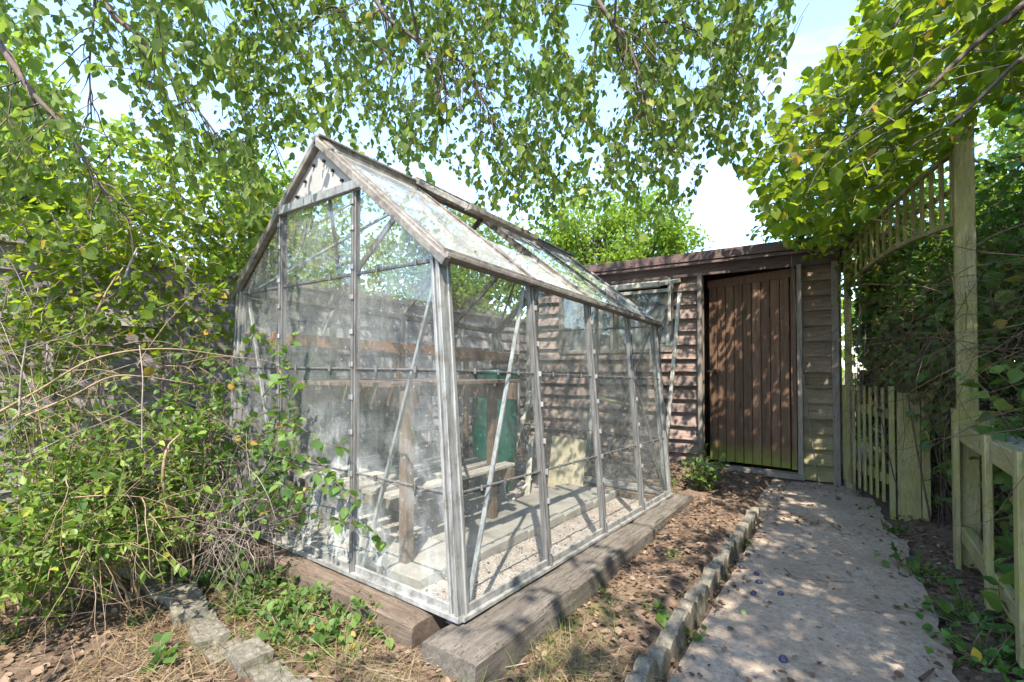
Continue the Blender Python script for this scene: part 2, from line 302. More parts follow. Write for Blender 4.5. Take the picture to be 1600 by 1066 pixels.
# ------------------------------------------------------------------ object helpers
def tag(o, label=None, cat=None, group=None, kind=None):
    for k, v in (('label', label), ('category', cat), ('group', group), ('kind', kind)):
        if v: o[k] = v
    return o
def empty(name, loc, label, cat, group=None):
    o = bpy.data.objects.new(name, None); o.location = loc; o.empty_display_size = 0.1
    col.objects.link(o); o['_x'] = 1; del o['_x']
    return tag(o, label, cat, group)
class MB:
    """collects boxes, beams and tubes given in world coordinates; build() makes ONE mesh object"""
    def __init__(s): s.v = []; s.f = []; s.sm = []
    def add(s, vs, fs, smooth=False):
        o = len(s.v); s.v += [tuple(p) for p in vs]; s.f += [tuple(i + o for i in f) for f in fs]; s.sm += [smooth] * len(fs)
    def beam(s, p0, p1, w_, h_, up=(0, 0, 1), ch=0.003, p_end=None):
        p0 = Vector(p0); p1 = Vector(p1); d = (p1 - p0).normalized(); up = Vector(up)
        if abs(d.dot(up.normalized())) > 0.99: up = Vector((0, 1, 0))
        r = d.cross(up).normalized(); u = r.cross(d).normalized()
        a, b = w_ / 2, h_ / 2; c = min(ch, a * 0.45, b * 0.45)
        prof = [(a, -b + c), (a, b - c), (a - c, b), (-a + c, b), (-a, b - c), (-a, -b + c), (-a + c, -b), (a - c, -b)]
        vs = [p0 + r * x + u * y for x, y in prof] + [p1 + r * x + u * y for x, y in prof]
        fs = [(i, (i + 1) % 8, 8 + (i + 1) % 8, 8 + i) for i in range(8)] + [tuple(range(7, -1, -1)), tuple(range(8, 16))]
        s.add(vs, fs); return s
    def box(s, a, b, ch=0.003):
        a = Vector(a); b = Vector(b); c = (a + b) / 2; d = b - a
        ax = max(range(3), key=lambda i: abs(d[i])); e = Vector((0, 0, 0)); e[ax] = abs(d[ax]) / 2
        up = Vector((0, 0, 1)) if ax != 2 else Vector((0, 1, 0))
        if ax == 0: w_, h_ = abs(d.y), abs(d.z)
        elif ax == 1: w_, h_ = abs(d.x), abs(d.z)
        else: w_, h_ = abs(d.x), abs(d.y)
        return s.beam(c - e, c + e, w_, h_, up, ch)
    def tube(s, pts, r0, r1=None, n=5):
        r1 = r0 if r1 is None else r1; k = len(pts); vs = []
        pts = [Vector(p) for p in pts]
        for i, p in enumerate(pts):
            d = (pts[min(i + 1, k - 1)] - pts[max(i - 1, 0)])
            if d.length < 1e-9: d = Vector((0, 0, 1))
            d.normalize(); u = Vector((0, 0, 1)) if abs(d.z) < 0.9 else Vector((1, 0, 0))
            a = d.cross(u).normalized(); b = a.cross(d); r = r0 + (r1 - r0) * i / max(1, k - 1)
            for j in range(n):
                t_ = j * 2 * math.pi / n; vs.append(p + a * (r * math.cos(t_)) + b * (r * math.sin(t_)))
        fs = [(i * n + j, i * n + (j + 1) % n, (i + 1) * n + (j + 1) % n, (i + 1) * n + j) for i in range(k - 1) for j in range(n)]
        s.add(vs, fs, True); return s
    def quad(s, a, b, c, d): s.add([a, b, c, d], [(0, 1, 2, 3)]); return s
    def build(s, name, m, parent=None, origin=None):
        me = bpy.data.meshes.new(name)
        if parent is not None: o0 = Vector(parent.location) if parent.parent is None else Vector(parent.location) + Vector(parent.parent.location)
        elif origin is not None: o0 = Vector(origin)
        else:
            a = np.array(s.v); o0 = Vector((float(a[:, 0].mean()), float(a[:, 1].mean()), float(a[:, 2].min())))
        vs = [(p[0] - o0.x, p[1] - o0.y, p[2] - o0.z) for p in s.v]
        me.from_pydata(vs, [], s.f); me.polygons.foreach_set('use_smooth', s.sm); me.update()
        me.materials.append(m)
        ob = bpy.data.objects.new(name, me); col.objects.link(ob)
        if parent is not None: ob.parent = parent
        else: ob.location = o0
        return ob
LEAF = np.array([(0, 0, 0), (-.34, .22, .06), (-.40, .48, .08), (-.2, .78, .04), (0, 1, -.06), (.2, .78, .04), (.40, .48, .08), (.34, .22, .06), (0, .5, 0)])
LEAF_F = [(0, 8, 2, 1), (8, 4, 3, 2), (0, 7, 6, 8), (8, 6, 5, 4)]
LEAFS = np.array([(0, 0, 0), (-.30, .42, .06), (0, 1, -.05), (.30, .42, .06), (0, .5, 0)])
LEAFS_F = [(0, 4, 2, 1), (0, 3, 2, 4)]
BLADE = np.array([(-.02, 0, 0), (.02, 0, 0), (.012, .6, .05), (-.012, .6, .05), (0, 1, -.02)])
BLADE_F = [(0, 1, 2, 3), (3, 2, 4)]
class LC:
    """leaf cloud: many small leaves of one plant as one mesh"""
    def __init__(s): s.p = []; s.d = []; s.n = []; s.s = []; s.w = []
    def leaf(s, p, d, n_, size, w_=1.0):
        s.p.append(tuple(p)); s.d.append(tuple(d)); s.n.append(tuple(n_)); s.s.append(size); s.w.append(w_)
    def build(s, name, m, parent=None, shape='full'):
        T, F = {'full': (LEAF, LEAF_F), 'small': (LEAFS, LEAFS_F), 'blade': (BLADE, BLADE_F)}[shape]
        p = np.array(s.p, float); d = np.array(s.d, float); n_ = np.array(s.n, float); sz = np.array(s.s)[:, None]; wd = np.array(s.w)[:, None, None]
        d /= np.linalg.norm(d, axis=1, keepdims=True) + 1e-9
        r = np.cross(d, n_); r /= np.linalg.norm(r, axis=1, keepdims=True) + 1e-9
        n_ = np.cross(r, d)
        V = p[:, None, :] + (r[:, None, :] * T[None, :, 0:1] * wd + d[:, None, :] * T[None, :, 1:2] + n_[:, None, :] * T[None, :, 2:3]) * sz[:, None, :]
        N, K = len(p), len(T)
        o0 = np.array(parent.location) if parent is not None else np.array([p[:, 0].mean(), p[:, 1].mean(), p[:, 2].min()])
        V = (V.reshape(-1, 3) - o0).astype(np.float32)
        loops = []; sizes = []
        for f in F: loops += f; sizes.append(len(f))
        lp = (np.array(loops)[None, :] + (np.arange(N) * K)[:, None]).reshape(-1)
        ls = np.tile(np.array(sizes), N); st = np.concatenate([[0], np.cumsum(ls)[:-1]])
        me = bpy.data.meshes.new(name); me.vertices.add(len(V)); me.vertices.foreach_set('co', V.reshape(-1))
        me.loops.add(len(lp)); me.loops.foreach_set('vertex_index', lp.astype(np.int32))
        me.polygons.add(len(ls)); me.polygons.foreach_set('loop_start', st.astype(np.int32)); me.polygons.foreach_set('loop_total', ls.astype(np.int32))
        me.update(calc_edges=True); me.validate(); me.materials.append(m)
        ob = bpy.data.objects.new(name, me); col.objects.link(ob)
        if parent is not None: ob.parent = parent
        else: ob.location = tuple(o0)
        return ob
rnd = random.random
def ru(a, b): return a + (b - a) * rnd()
def rv(s=1.0):
    while True:
        v = Vector((ru(-1, 1), ru(-1, 1), ru(-1, 1)))
        if 0.05 < v.length < 1: return v.normalized() * s
def strand(p, d, Ln, n=6, droop=0.15, wig=0.15):
    p = Vector(p); d = Vector(d).normalized(); pts = [p.copy()]; st = Ln / n
    for i in range(n):
        d = (d + rv(wig) + Vector((0, 0, -droop))).normalized(); p = p + d * st; pts.append(p.copy())
    return pts
def leaves_on(lc, pts, step, size, hang=0.5, spread=0.9, jit=0.3, w_=1.0, start=0.0, block=None):
    """alternate leaves along a stem"""
    side = 1
    for a, b in zip(pts[:-1], pts[1:]):
        d = b - a; ln = d.length
        if ln < 1e-6: continue
        d.normalize(); k = max(1, int(ln / step + rnd()))
        for j in range(k):
            q = a.lerp(b, (j + rnd()) / k)
            if block and block(q): continue
            sd = d.cross(rv()).normalized()
            side = -side
            dd = d * 0.5 + sd * spread + Vector((0, 0, -hang)) + rv(jit)
            nn = (Vector((0, 0, 1)) * (1 - hang * 0.7) + rv(0.7))
            lc.leaf(q, dd, nn, size * ru(0.45, 1.25), w_ * ru(.75, 1.1))
def px_of(q):
    """pixel of a world point"""
    v = Vector(q) - CAM; c, s = math.cos(YAW), math.sin(YAW)
    x, y, z = v.x * c + v.y * s, -v.x * s + v.y * c, v.z
    yy = y * math.cos(PITCH) + z * math.sin(PITCH); zz = -y * math.sin(PITCH) + z * math.cos(PITCH)
    if yy < 0.05: return None
    return (800 + FPX * x / yy, CY - FPX * zz / yy, yy)

# ------------------------------------------------------------------ ground
GX0, GX1, GY0, GY1 = -3.10, -1.21, 1.35, 3.90     # greenhouse footprint
def gz(x, y):
    n1 = noise.noise(Vector((x * 0.9, y * 0.9, 0.3))) * 0.03 + noise.noise(Vector((x * 4, y * 4, 1.7))) * 0.014 + noise.noise(Vector((x * 14, y * 14, 3.1))) * 0.007
    z = -0.02 + n1 * 0.8
    if x < -0.62: z += 0.06 * min(1, (-0.62 - x) / 0.1)
    if x < -1.0 and y < 1.35: z += 0.035 * min(1, (-1.0 - x) / .2)
    if GX0 < x < GX1 and GY0 + .1 < y < GY1: z = -.06
    if -0.5 < x < 0.2 and y < 5.4: z = min(z, -0.02)
    if x > 0.35: z += 0.02
    return z
def axis(lo, hi, a, b, st):
    near = list(np.arange(a, b, st))
    lefts = []; q = a; s_ = st
    while q > lo: s_ *= 1.35; q -= s_; lefts.append(q)
    rights = []; q = near[-1]; s_ = st
    while q < hi: s_ *= 1.35; q += s_; rights.append(q)
    return lefts[::-1] + near + rights
xs = axis(-220, 220, -4.6, 2.2, 0.035); ys = axis(-220, 220, -0.4, 6.2, 0.035)
g = MB(); nx, ny = len(xs), len(ys)
vs = [(x, y, gz(x, y) if abs(x) < 8 and abs(y) < 9 else -0.02) for y in ys for x in xs]
fs = [(j * nx + i, j * nx + i + 1, (j + 1) * nx + i + 1, (j + 1) * nx + i) for j in range(ny - 1) for i in range(nx - 1)]
g.add(vs, fs, True)
tag(g.build('ground', M['soil'], origin=(0, 0, 0)), kind='structure')

def slab(name, outline_l, outline_r, y0, y1, top, n=60, m=None, th=0.06, seed=1, label=None):
    """a sheet-like slab with broken edges between two x(y) functions"""
    b = MB(); K = 16; vs = []
    for j in range(n + 1):
        y = y0 + (y1 - y0) * j / n
        l = outline_l(y) + 0.018 * noise.noise(Vector((seed, y * 7, 0))); r = outline_r(y) + 0.03 * noise.noise(Vector((seed + 5, y * 6, 0)))
        for i in range(K + 1):
            x = l + (r - l) * i / K
            yy = y + (0.02 * noise.noise(Vector((x * 7, seed + 9, j > n / 2))) if j in (0, n) else 0)
            vs.append((x, yy, top + 0.006 * noise.noise(Vector((x * 2.5, y * 2.5, seed))) - (0.006 if i in (0, K) or j in (0, n) else 0)))
    fs = [(j * (K + 1) + i, j * (K + 1) + i + 1, (j + 1) * (K + 1) + i + 1, (j + 1) * (K + 1) + i) for j in range(n) for i in range(K)]
    b.add(vs, fs, True)
    rim = [i for i in range(K + 1)] + [j * (K + 1) + K for j in range(1, n + 1)] + [n * (K + 1) + i for i in range(K - 1, -1, -1)] + [j * (K + 1) for j in range(n - 1, 0, -1)]
    top_r = [vs[i] for i in rim]; bot = [(p[0], p[1], p[2] - th) for p in top_r]; k = len(rim)
    b.add(top_r + bot, [(i, i + k, (i + 1) % k + k, (i + 1) % k) for i in range(k)])
    o = b.build(name, m, origin=(0, 0, 0)); tag(o, kind='structure'); return o
slab('path', lambda y: -0.55, lambda y: 0.30 + 0.02 * math.sin(y), -1.5, 4.08, 0.008, m=M['concrete'], seed=1)
slab('path', lambda y: -0.62 - max(0, (y - 4.5)) * 0.9, lambda y: 0.24 - 0.08 * (y - 4.1), 4.11, 5.25, 0.004, n=30, m=M['concrete'], seed=2)
slab('path', lambda y: -1.9, lambda y: 0.06, 5.28, 5.66, 0.0, n=14, m=M['concrete'], seed=3)

# ------------------------------------------------------------------ greenhouse
ZB = 0.178
def G(x, y, z):   # settled foundation: the far end and right side sit a little lower
    return Vector((x, y, z + ZB - 0.030 * (y - GY0) + 0.010 * (GX1 - x)))
INS = 0.11; EH = 1.40; RH = 2.06; XM = (GX0 + GX1) / 2
def wallx(side, z):   # x of the sloping side wall at height z
    k = INS * min(z, EH) / EH
    return GX1 - k if side > 0 else GX0 + k
def roofz(x):
    hw = (GX1 - INS) - XM
    return EH + (RH - EH) * max(0, 1 - abs(x - XM) / hw)
gh = empty('greenhouse', (XM, (GY0 + GY1) / 2, 0.15), 'old aluminium framed glass greenhouse with dusty panes standing on timber sleepers', 'greenhouse')
nb = 4; YS = [GY0 + (GY1 - GY0) * k / nb for k in range(nb + 1)]
fr = MB()
for y in (GY0, GY1): fr.beam(G(GX0 - .01, y, 0.012), G(GX1 + .01, y, 0.012), 0.05, 0.024)
for x in (GX0, GX1): fr.beam(G(x, GY0, 0.010), G(x, GY1, 0.010), 0.045, 0.02)
for x in (GX0, GX1): fr.beam(G(x, GY0 + .03, 0.035), G(x, GY1 - .03, 0.035), 0.012, 0.03)
for y in (GY0, GY1): fr.beam(G(GX0 + .03, y, 0.037), G(GX1 - .03, y, 0.037), 0.012, 0.03)
fr.build('base_frame', M['alu_plain'], gh)
for side in (1, -1):
    for y, sy in ((GY0, 1), (GY1, -1)):
        c = MB(); b0 = wallx(side, 0); b1 = wallx(side, EH)
        for k, (dx, dy, ww, dd) in enumerate([(0, 0, 0.018, 0.046), (-0.016, .004, 0.016, 0.030), (-0.033, 0, 0.014, 0.040), (-.048, .006, .014, .022), (0.004, 0.026, 0.022, 0.012), (0.002, 0.040, 0.016, 0.012)]):
            c.beam(G(b0 + side * dx, y + sy * dy, 0.0), G(b1 + side * dx, y + sy * dy, EH), ww, dd, up=(0, 1, 0), ch=0.002)
        c.build('corner_post', M['alu'], gh)
    e = MB(); xe = wallx(side, EH)
    e.beam(G(xe + side * .012, GY0 - .02, EH + .01), G(xe + side * .012, GY1 + .02, EH + .01), 0.05, 0.04)
    e.beam(G(xe + side * .045, GY0 - .02, EH - .002), G(xe + side * .045, GY1 + .02, EH - .002), 0.03, 0.02)
    e.build('gutter', M['rafter'], gh)
    for y in YS[1:-1]:
        p = MB(); p.beam(G(wallx(side, .02), y, .02), G(wallx(side, EH), y, EH), 0.028, 0.04, up=(0, 1, 0), ch=.002)
        p.beam(G(wallx(side, .02) + side * .018, y, .02), G(wallx(side, EH) + side * .018, y, EH), 0.012, 0.018, up=(0, 1, 0), ch=.002)
        pb = p.build('glazing_bar', M['bar'], gh)
        for z in (0.09, .33, .47, .62, .80, .95, 1.1, 1.28): MB().beam(G(wallx(side, z) + side * .025, y, z - .012), G(wallx(side, z) + side * .025, y, z + .012), .022, .012, up=(0, 1, 0)).build('clip', M['alu'], pb)
for y in (GY0, GY1):
    sy = -1 if y == GY0 else 1
    for x in (-2.505, -1.863):
        p = MB(); zt = min(roofz(x), 1.80) if y == GY0 else roofz(x)
        p.beam(G(x, y, .02), G(x, y, zt), .028, .030, up=(0, 1, 0), ch=.002); p.beam(G(x, y + sy * .018, .02), G(x, y + sy * .018, zt), .014, .012, up=(0, 1, 0), ch=.002)
        pb = p.build('glazing_bar', M['bar'], gh)
        for z in (0.10, .32, .47, .66, .82, .97, 1.12, 1.28, 1.42, 1.6, 1.72): MB().beam(G(x, y + sy * .024, z - .011), G(x, y + sy * .024, z + .011), .024, .010, up=(0, 1, 0)).build('clip', M['alu'], pb)
    for z in (0.47, 0.95, EH - .01):
        s_ = MB(); s_.beam(G(wallx(-1, z), y, z), G(wallx(1, z), y, z), .010, .009 if z < 1.2 else .014, up=(0, 0, 1))
        for x in (-2.85, -2.68, -2.35, -2.05, -1.7, -1.45): s_.beam(G(x, y + sy * .012, z - .012), G(x, y + sy * .012, z + .014), .012, .012)
        s_.build('glazing_strip', M['bar'], gh)
    r = MB()
    for side in (1, -1):
        a = G(wallx(side, EH) + side * .05, y + sy * .02, EH - .03); b = G(XM, y + sy * .02, RH + .02)
        r.beam(a, b, .030, .036, up=(0, 0, 1), ch=.003); r.beam(a + Vector((0, -sy * .03, .025)), b + Vector((0, -sy * .03, .025)), .034, .014, up=(0, 0, 1), ch=.003)
    r.build('gable_rafter', M['rafter'], gh)
for side in (1, -1):
    for z in (.47, .95):
        s_ = MB(); s_.beam(G(wallx(side, z), GY0, z), G(wallx(side, z), GY1, z), .010, .010)
        for k in range(1, 16): y = GY0 + (GY1 - GY0) * k / 16; s_.beam(G(wallx(side, z) + side * .01, y, z - .010), G(wallx(side, z) + side * .01, y, z + .013), .010, .010)
        s_.build('glazing_strip', M['bar'], gh)
    for y in YS[1:-1]:
        p = MB(); xe = wallx(side, EH)
        p.beam(G(xe + side * .03, y, EH + .005), G(XM + side * .01, y, RH + .0), .016, .03, up=(0, 0, 1), ch=.002)
        p.beam(G(xe + side * .03, y, EH + .03), G(XM + side * .01, y, RH + .025), .020, .008, up=(0, 0, 1), ch=.002)
        p.build('roof_bar', M['roofbar'], gh)
rg = MB(); rg.beam(G(XM, GY0 - .03, RH + .02), G(XM, GY1 + .03, RH + .02), .05, .04); rg.beam(G(XM, GY0 - .03, RH + .045), G(XM, GY1 + .03, RH + .045), .075, .012)
rg.build('ridge', M['rafter'], gh)
# diagonal braces
for a, b in (((wallx(1, EH) - .02, YS[1] - .02, EH - .03), (GX1 - .03, YS[0] + .08, .03)), ((wallx(1, EH) - .02, YS[3] + .02, EH - .2), (GX1 - .03, YS[4] - .05, .05)),
             ((wallx(-1, EH) + .02, YS[1] - .02, EH - .03), (GX0 + .03, YS[0] + .06, .03)), ((wallx(-1, EH) + .02, YS[3] + .02, EH - .03), (GX0 + .03, YS[4] - .05, .05)),
             ((wallx(-1, EH) + .02, YS[1] + .02, EH - .03), (GX0 + .03, YS[2] - .05, .05)),
             ((wallx(1, EH) - .05, GY0 + .03, EH - .06), (-1.835, GY0 + .03, .04)), ((wallx(-1, EH) + .05, GY0 + .03, EH - .06), (-2.53, GY0 + .03, .04)),
             ((wallx(1, EH) - .05, GY1 - .03, EH - .06), (-1.835, GY1 - .03, .04)), ((wallx(-1, EH) + .05, GY1 - .03, EH - .06), (-2.53, GY1 - .03, .04)),
             ((wallx(-1, EH) + .06, YS[0] + .06, EH + .02), (XM - .05, YS[1], RH - .06)), ((wallx(-1, EH) + .06, YS[1] + .03, EH + .02), (XM - .05, YS[0] + .06, RH - .06)),
             ((wallx(-1, EH) + .06, YS[4] - .06, EH + .02), (XM - .05, YS[3], RH - .06)), ((wallx(1, EH) - .06, YS[4] - .06, EH + .02), (XM + .05, YS[3], RH - .06)),
             ((wallx(1, EH) - .06, YS[0] + .05, EH + .02), (XM + .05, YS[1], RH - .06))):
    MB().beam(G(*a), G(*b), .020, .014, ch=.002).build('brace', M['alu'], gh)
# apex panel
ap = MB(); zt = roofz(-1.863) - .03
vs = [G(-2.53, GY0 - .005, zt), G(-1.838, GY0 - .005, zt), G(XM, GY0 - .005, RH - .01)]
ap.add(vs + [v + Vector((0, .02, 0)) for v in vs], [(0, 1, 2), (5, 4, 3), (0, 3, 4, 1), (1, 4, 5, 2), (2, 5, 3, 0)]); apo = ap.build('gable_panel', M['white_panel'], gh)
MB().beam(G(-2.58, GY0 - .02, zt - .005), G(-1.80, GY0 - .02, zt - .005), .028, .045).build('panel_trim', M['alu'], gh)
for f_ in (.12, .35, .6, .85):
    for sd in (-1, 1):
        x = XM + sd * .30 * (1 - f_); z = zt + (RH - zt) * f_ - .045
        MB().beam(G(x, GY0 - .018, z), G(x, GY0 - .006, z), .014, .014).build('bolt', M['black_iron'], apo)
# panes
def pane(pts, m, name='glass_pane'):
    b = MB(); b.add(pts, [tuple(range(len(pts)))]); return b.build(name, m, gh)
for side in (1, -1):
    for k in range(nb):
        y0, y1 = YS[k] + .008, YS[k + 1] - .008
        pane([G(wallx(side, .03), y0, .03), G(wallx(side, .03), y1, .03), G(wallx(side, EH - .01), y1, EH - .01), G(wallx(side, EH - .01), y0, EH - .01)], M['glass'])
        if side == 1 and k == 1: # below the open vent
            xa = XM + (wallx(1, EH) - XM) * .52
            pane([G(wallx(1, EH) + .05, y0, EH), G(wallx(1, EH) + .05, y1, EH), G(xa, y1, roofz(xa) + .015), G(xa, y0, roofz(xa) + .015)], M['glass_roof'])
            continue
        xe = wallx(side, EH) + side * .05
        pane([G(xe, y0, EH), G(xe, y1, EH), G(XM, y1, RH + .02), G(XM, y0, RH + .02)], M['glass_roof'])
for y in (GY0, GY1):
    xl = [wallx(-1, .03) + .03, -2.52, -2.49, -1.878, -1.848, wallx(1, .03) - .03]
    for i in range(3):
        x0, x1 = xl[2 * i], xl[2 * i + 1]; m_ = M['glass_smear'] if (y == GY0 and i > 0) or (y == GY0) else M['glass']
        if i == 1: pts = [G(x0, y, .03), G(x1, y, .03), G(x1, y, 1.82), G(x0, y, 1.82)]
        elif i == 0: pts = [G(x0, y, .03), G(x1, y, .03), G(x1, y, roofz(x1) - .03), G(wallx(-1, EH) + .01, y, EH - .01)]
        else: pts = [G(x0, y, .03), G(x1, y, .03), G(wallx(1, EH) - .01, y, EH - .01), G(x0, y, roofz(x0) - .03)]
        pane(pts, m_)
# roof vent, propped open
hinge = G(XM + .01, 0, RH + .04); ang = math.atan2(RH - EH, (GX1 - INS) - XM) - R(8)
vl = .50; y0, y1 = YS[1] + .0, YS[2] + .0
def VT(s_, y, h=0.0): # point on the vent
    b = G(XM + .01, y, RH + .055); return b + Vector((math.cos(ang) * s_ + math.sin(ang) * h, 0, -math.sin(ang) * s_ + math.cos(ang) * h))
vt = MB(); vt.beam(VT(0, y0), VT(vl, y0), .05, .03); vt.beam(VT(0, y1), VT(vl, y1), .05, .03); vt.beam(VT(vl, y0 - .02), VT(vl, y1 + .02), .05, .03); vt.beam(VT(0, y0 - .02), VT(0, y1 + .02), .05, .03)
vto = vt.build('roof_vent', M['rafter'], gh)
b = MB(); b.quad(VT(.02, y0), VT(vl, y0), VT(vl, y1), VT(.02, y1)); b.build('vent_glass', M['glass_roof'], vto)

rd = LC(); rr = random.Random(8)
for i in range(900):
    y = rr.choice(YS[1:-1]) + rr.gauss(.02, .03) if rr.random() < .55 else rr.uniform(GY0 + .05, GY1 - .05)
    f_ = rr.random() ** .8; x = XM + .04 + (wallx(1, EH) - XM) * f_; q = G(x, y, roofz(x) + .030)
    if YS[1] < y < YS[2] and f_ < .6: continue
    rd.leaf(q, (rr.uniform(-1, 1), rr.uniform(-1, 1), rr.uniform(-.3, .1)), (.55, 0, .8), rr.uniform(.008, .026), .8)
tag(rd.build('roof_debris', M['l_dead'], None, 'small'), 'small dead leaves and bits caught along the bars of the greenhouse roof', 'leaf litter', kind='stuff')
# ------------------------------------------------------------------ sleepers under the greenhouse
def sleeper(name, a, b, w_, h_, m, label, seed):
    a = Vector(a); b = Vector(b); d = b - a; n = 26; o = MB(); r = d.normalized().cross(Vector((0, 0, 1))); vs = []
    K = [(-.5, -1), (-.5, -.5), (-.5, -.08), (-.44, 0), (-.2, 0), (.1, 0), (.3, 0), (.44, 0), (.5, -.08), (.5, -.5), (.5, -1)]
    for i in range(n + 1):
        c = a + d * (i / n)
        for j, (x, z) in enumerate(K):
            q = noise.noise(Vector((seed + i * .22, j * .5, 0))) * .012 + noise.noise(Vector((seed + i * .9, j * .9, 2))) * .006
            e = -.012 if i in (0, n) else 0
            vs.append(c + r * (x * w_ + (q * (1 if x > 0 else -1) if abs(x) > .4 else 0)) + Vector((0, 0, z * h_ + q + (e if z == 0 else 0))))
    k = len(K)
    fs = [(i * k + j, i * k + j + 1, (i + 1) * k + j + 1, (i + 1) * k + j) for i in range(n) for j in range(k - 1)]
    fs += [tuple(range(k - 1, -1, -1)), tuple(n * k + j for j in range(k))]
    o.add(vs, fs); ob = o.build(name, m); tag(ob, label, 'sleeper', 'timber sleepers under the greenhouse'); return ob
def st(x, y): return G(x, y, -.003).z
sleeper('timber_sleeper', (GX1 + .075, GY0 - .15, st(GX1, GY0) - .005), (GX1 + .05, 3.02, st(GX1, 3.02)), .25, .20, M['sleeper_y'], 'long grey sleeper along the path side, its cut end jutting out at the near corner', 3)
sleeper('timber_sleeper', (GX1 + .05, 3.05, st(GX1, 3.05)), (GX1 + .03, 4.05, st(GX1, 4.05)), .22, .20, M['sleeper_y'], 'shorter grey sleeper along the glass side, at the end nearer the shed', 9)
sleeper('timber_sleeper', (GX0 - .1, GY0 - .0, st(GX0, GY0)), (GX1 - .14, GY0 - .02, st(GX1, GY0) - .005), .19, .20, M['sleeper_x'], 'brown split sleeper under the gable end with the white panel', 17)
sleeper('timber_sleeper', (GX0 - .02, GY0 + .15, st(GX0, GY0)), (GX0 - .02, 4.0, st(GX0, 4.0)), .18, .20, M['sleeper_y'], 'sleeper under the greenhouse side that faces the fence', 23)
sleeper('timber_sleeper', (GX0 + .1, GY1 + .05, st(XM, GY1)), (GX1 - .1, GY1 + .05, st(GX1, GY1)), .16, .18, M['sleeper_x'], 'sleeper under the greenhouse end that faces the shed', 31)

# inside: gravel floor, slabs, staging, shelf
fl = MB(); K = 40; vs = []
for j in range(K + 1):
    for i in range(K + 1):
        x = GX0 + .05 + (GX1 - .12 - GX0 - .0) * i / K; y = GY0 + .06 + (GY1 - GY0 - .1) * j / K
        vs.append((x, y, G(x, y, -.075).z + .010 * noise.noise(Vector((x * 6, y * 6, 5)))))
fl.add(vs, [(j * (K + 1) + i, j * (K + 1) + i + 1, (j + 1) * (K + 1) + i + 1, (j + 1) * (K + 1) + i) for j in range(K) for i in range(K)], True)
tag(fl.build('gravel_floor', M['gravel'], origin=(0, 0, 0)), kind='structure')
for k in range(5):
    y0 = 1.55 + k * .46; b = MB(); z = G(-1.9, y0, -.06).z
    b.box((-2.16, y0, z - .02), (-1.64, y0 + .44, z + .03), .006)
    tag(b.build('paving_slab', M['slab']), ['pale paving slab inside the greenhouse nearest the gable end', 'pale paving slab inside the greenhouse, second from the gable end', 'pale paving slab in the middle of the row inside the greenhouse', 'pale paving slab inside the greenhouse, fourth from the gable end', 'pale paving slab inside the greenhouse nearest the shed'][k], 'paving slab', 'paving slabs laid inside the greenhouse')
rc = random.Random(11)
gvl = LC()
for i in range(1500):
    x = rc.uniform(GX0 + .1, GX1 - .12); y = rc.uniform(GY0 + .1, GY1 - .1)
    gvl.leaf((x, y, G(x, y, -.07).z + rc.uniform(.0, .012)), (rc.uniform(-1, 1), rc.uniform(-1, 1), rc.uniform(-.2, .3)), (rc.uniform(-.4, .4), rc.uniform(-.4, .4), 1), rc.uniform(.008, .024), 1.0)
tag(gvl.build('leaf_litter', M['l_dead'], None, 'small'), 'dry leaves and stone chips scattered over the greenhouse floor', 'leaf litter', kind='stuff')

bn = empty('staging_bench', (-2.4, 2.1, .07), 'dark wooden two tier staging bench with slatted lower shelf inside the greenhouse', 'bench')
zf = .07
for x, y in ((-1.86, 1.66), (-2.0, 2.55), (-2.92, 1.66), (-2.92, 2.55)):
    MB().beam((x, y, zf), (x, y, 1.02), .055, .055, up=(0, 1, 0)).build('leg', M['bench'], bn)
for y in (1.66, 2.55):
    MB().beam((-2.95, y + .05, .42), (-1.86, y + .05, .42), .04, .09).build('shelf_bearer', M['bench'], bn)
    MB().beam((-2.95, y + .05, .985), (-1.84, y + .05, .985), .04, .11).build('top_bearer', M['bench'], bn)
sl_ = MB()
for k in range(7): x = -2.88 + k * .155; sl_.beam((x, 1.60, .478), (x + .02, 2.66, .478), .09, .022)
sl_.build('lower_shelf', M['grey_plank'], bn)
sl_ = MB()
for k in range(8): x = -2.88 + k * .135; sl_.beam((x, 1.58, 1.052), (x + .01, 2.70, 1.052), .115, .022)
sl_.build('top', M['bench'], bn)
hs = empty('wall_shelf', (-2.82, 2.6, 1.2), 'long shelf of orange brown planks along the fence side of the greenhouse', 'shelf')
for k, (dx, m_) in enumerate(((.0, 'plank'), (.13, 'plank'))):
    MB().beam(G(-2.9 + dx, 1.42, 1.115), G(-2.9 + dx, 3.80, 1.125), .12, .03).build('plank', M[m_], hs)
MB().beam(G(-2.70, 1.40, 1.12), G(-2.68, 3.82, 1.13), .03, .075).build('front_rail', M['plank'], hs)
for y in (1.45, 2.35, 3.1, 3.75):
    MB().beam(G(-2.95, y, 1.08), G(-2.68, y, 1.08), .035, .04).build('bracket', M['bench'], hs)
    MB().beam(G(-2.72, y, -.1), G(-2.72, y, 1.06), .04, .035, up=(0, 1, 0)).build('leg', M['bench'], hs)
tn_ = MB()
rr = random.Random(4)
for i in range(260):
    x = rr.uniform(-3.3, -.66); y = rr.uniform(.2, 4.2)
    if GX0 - .2 < x < GX1 + .22 and y > GY0 - .1: continue
    a = rr.uniform(0, 6.28); ln = rr.uniform(.05, .22); z = gz(x, y) + .006
    p0 = Vector((x, y, z)); p1 = Vector((x + math.cos(a) * ln, y + math.sin(a) * ln, gz(x + math.cos(a) * ln, y + math.sin(a) * ln) + rr.uniform(.004, .03)))
    tn_.tube([p0, p0.lerp(p1, .5) + Vector((rr.uniform(-.01, .01), rr.uniform(-.01, .01), .006)), p1], rr.uniform(.001, .003), .0008, 4)
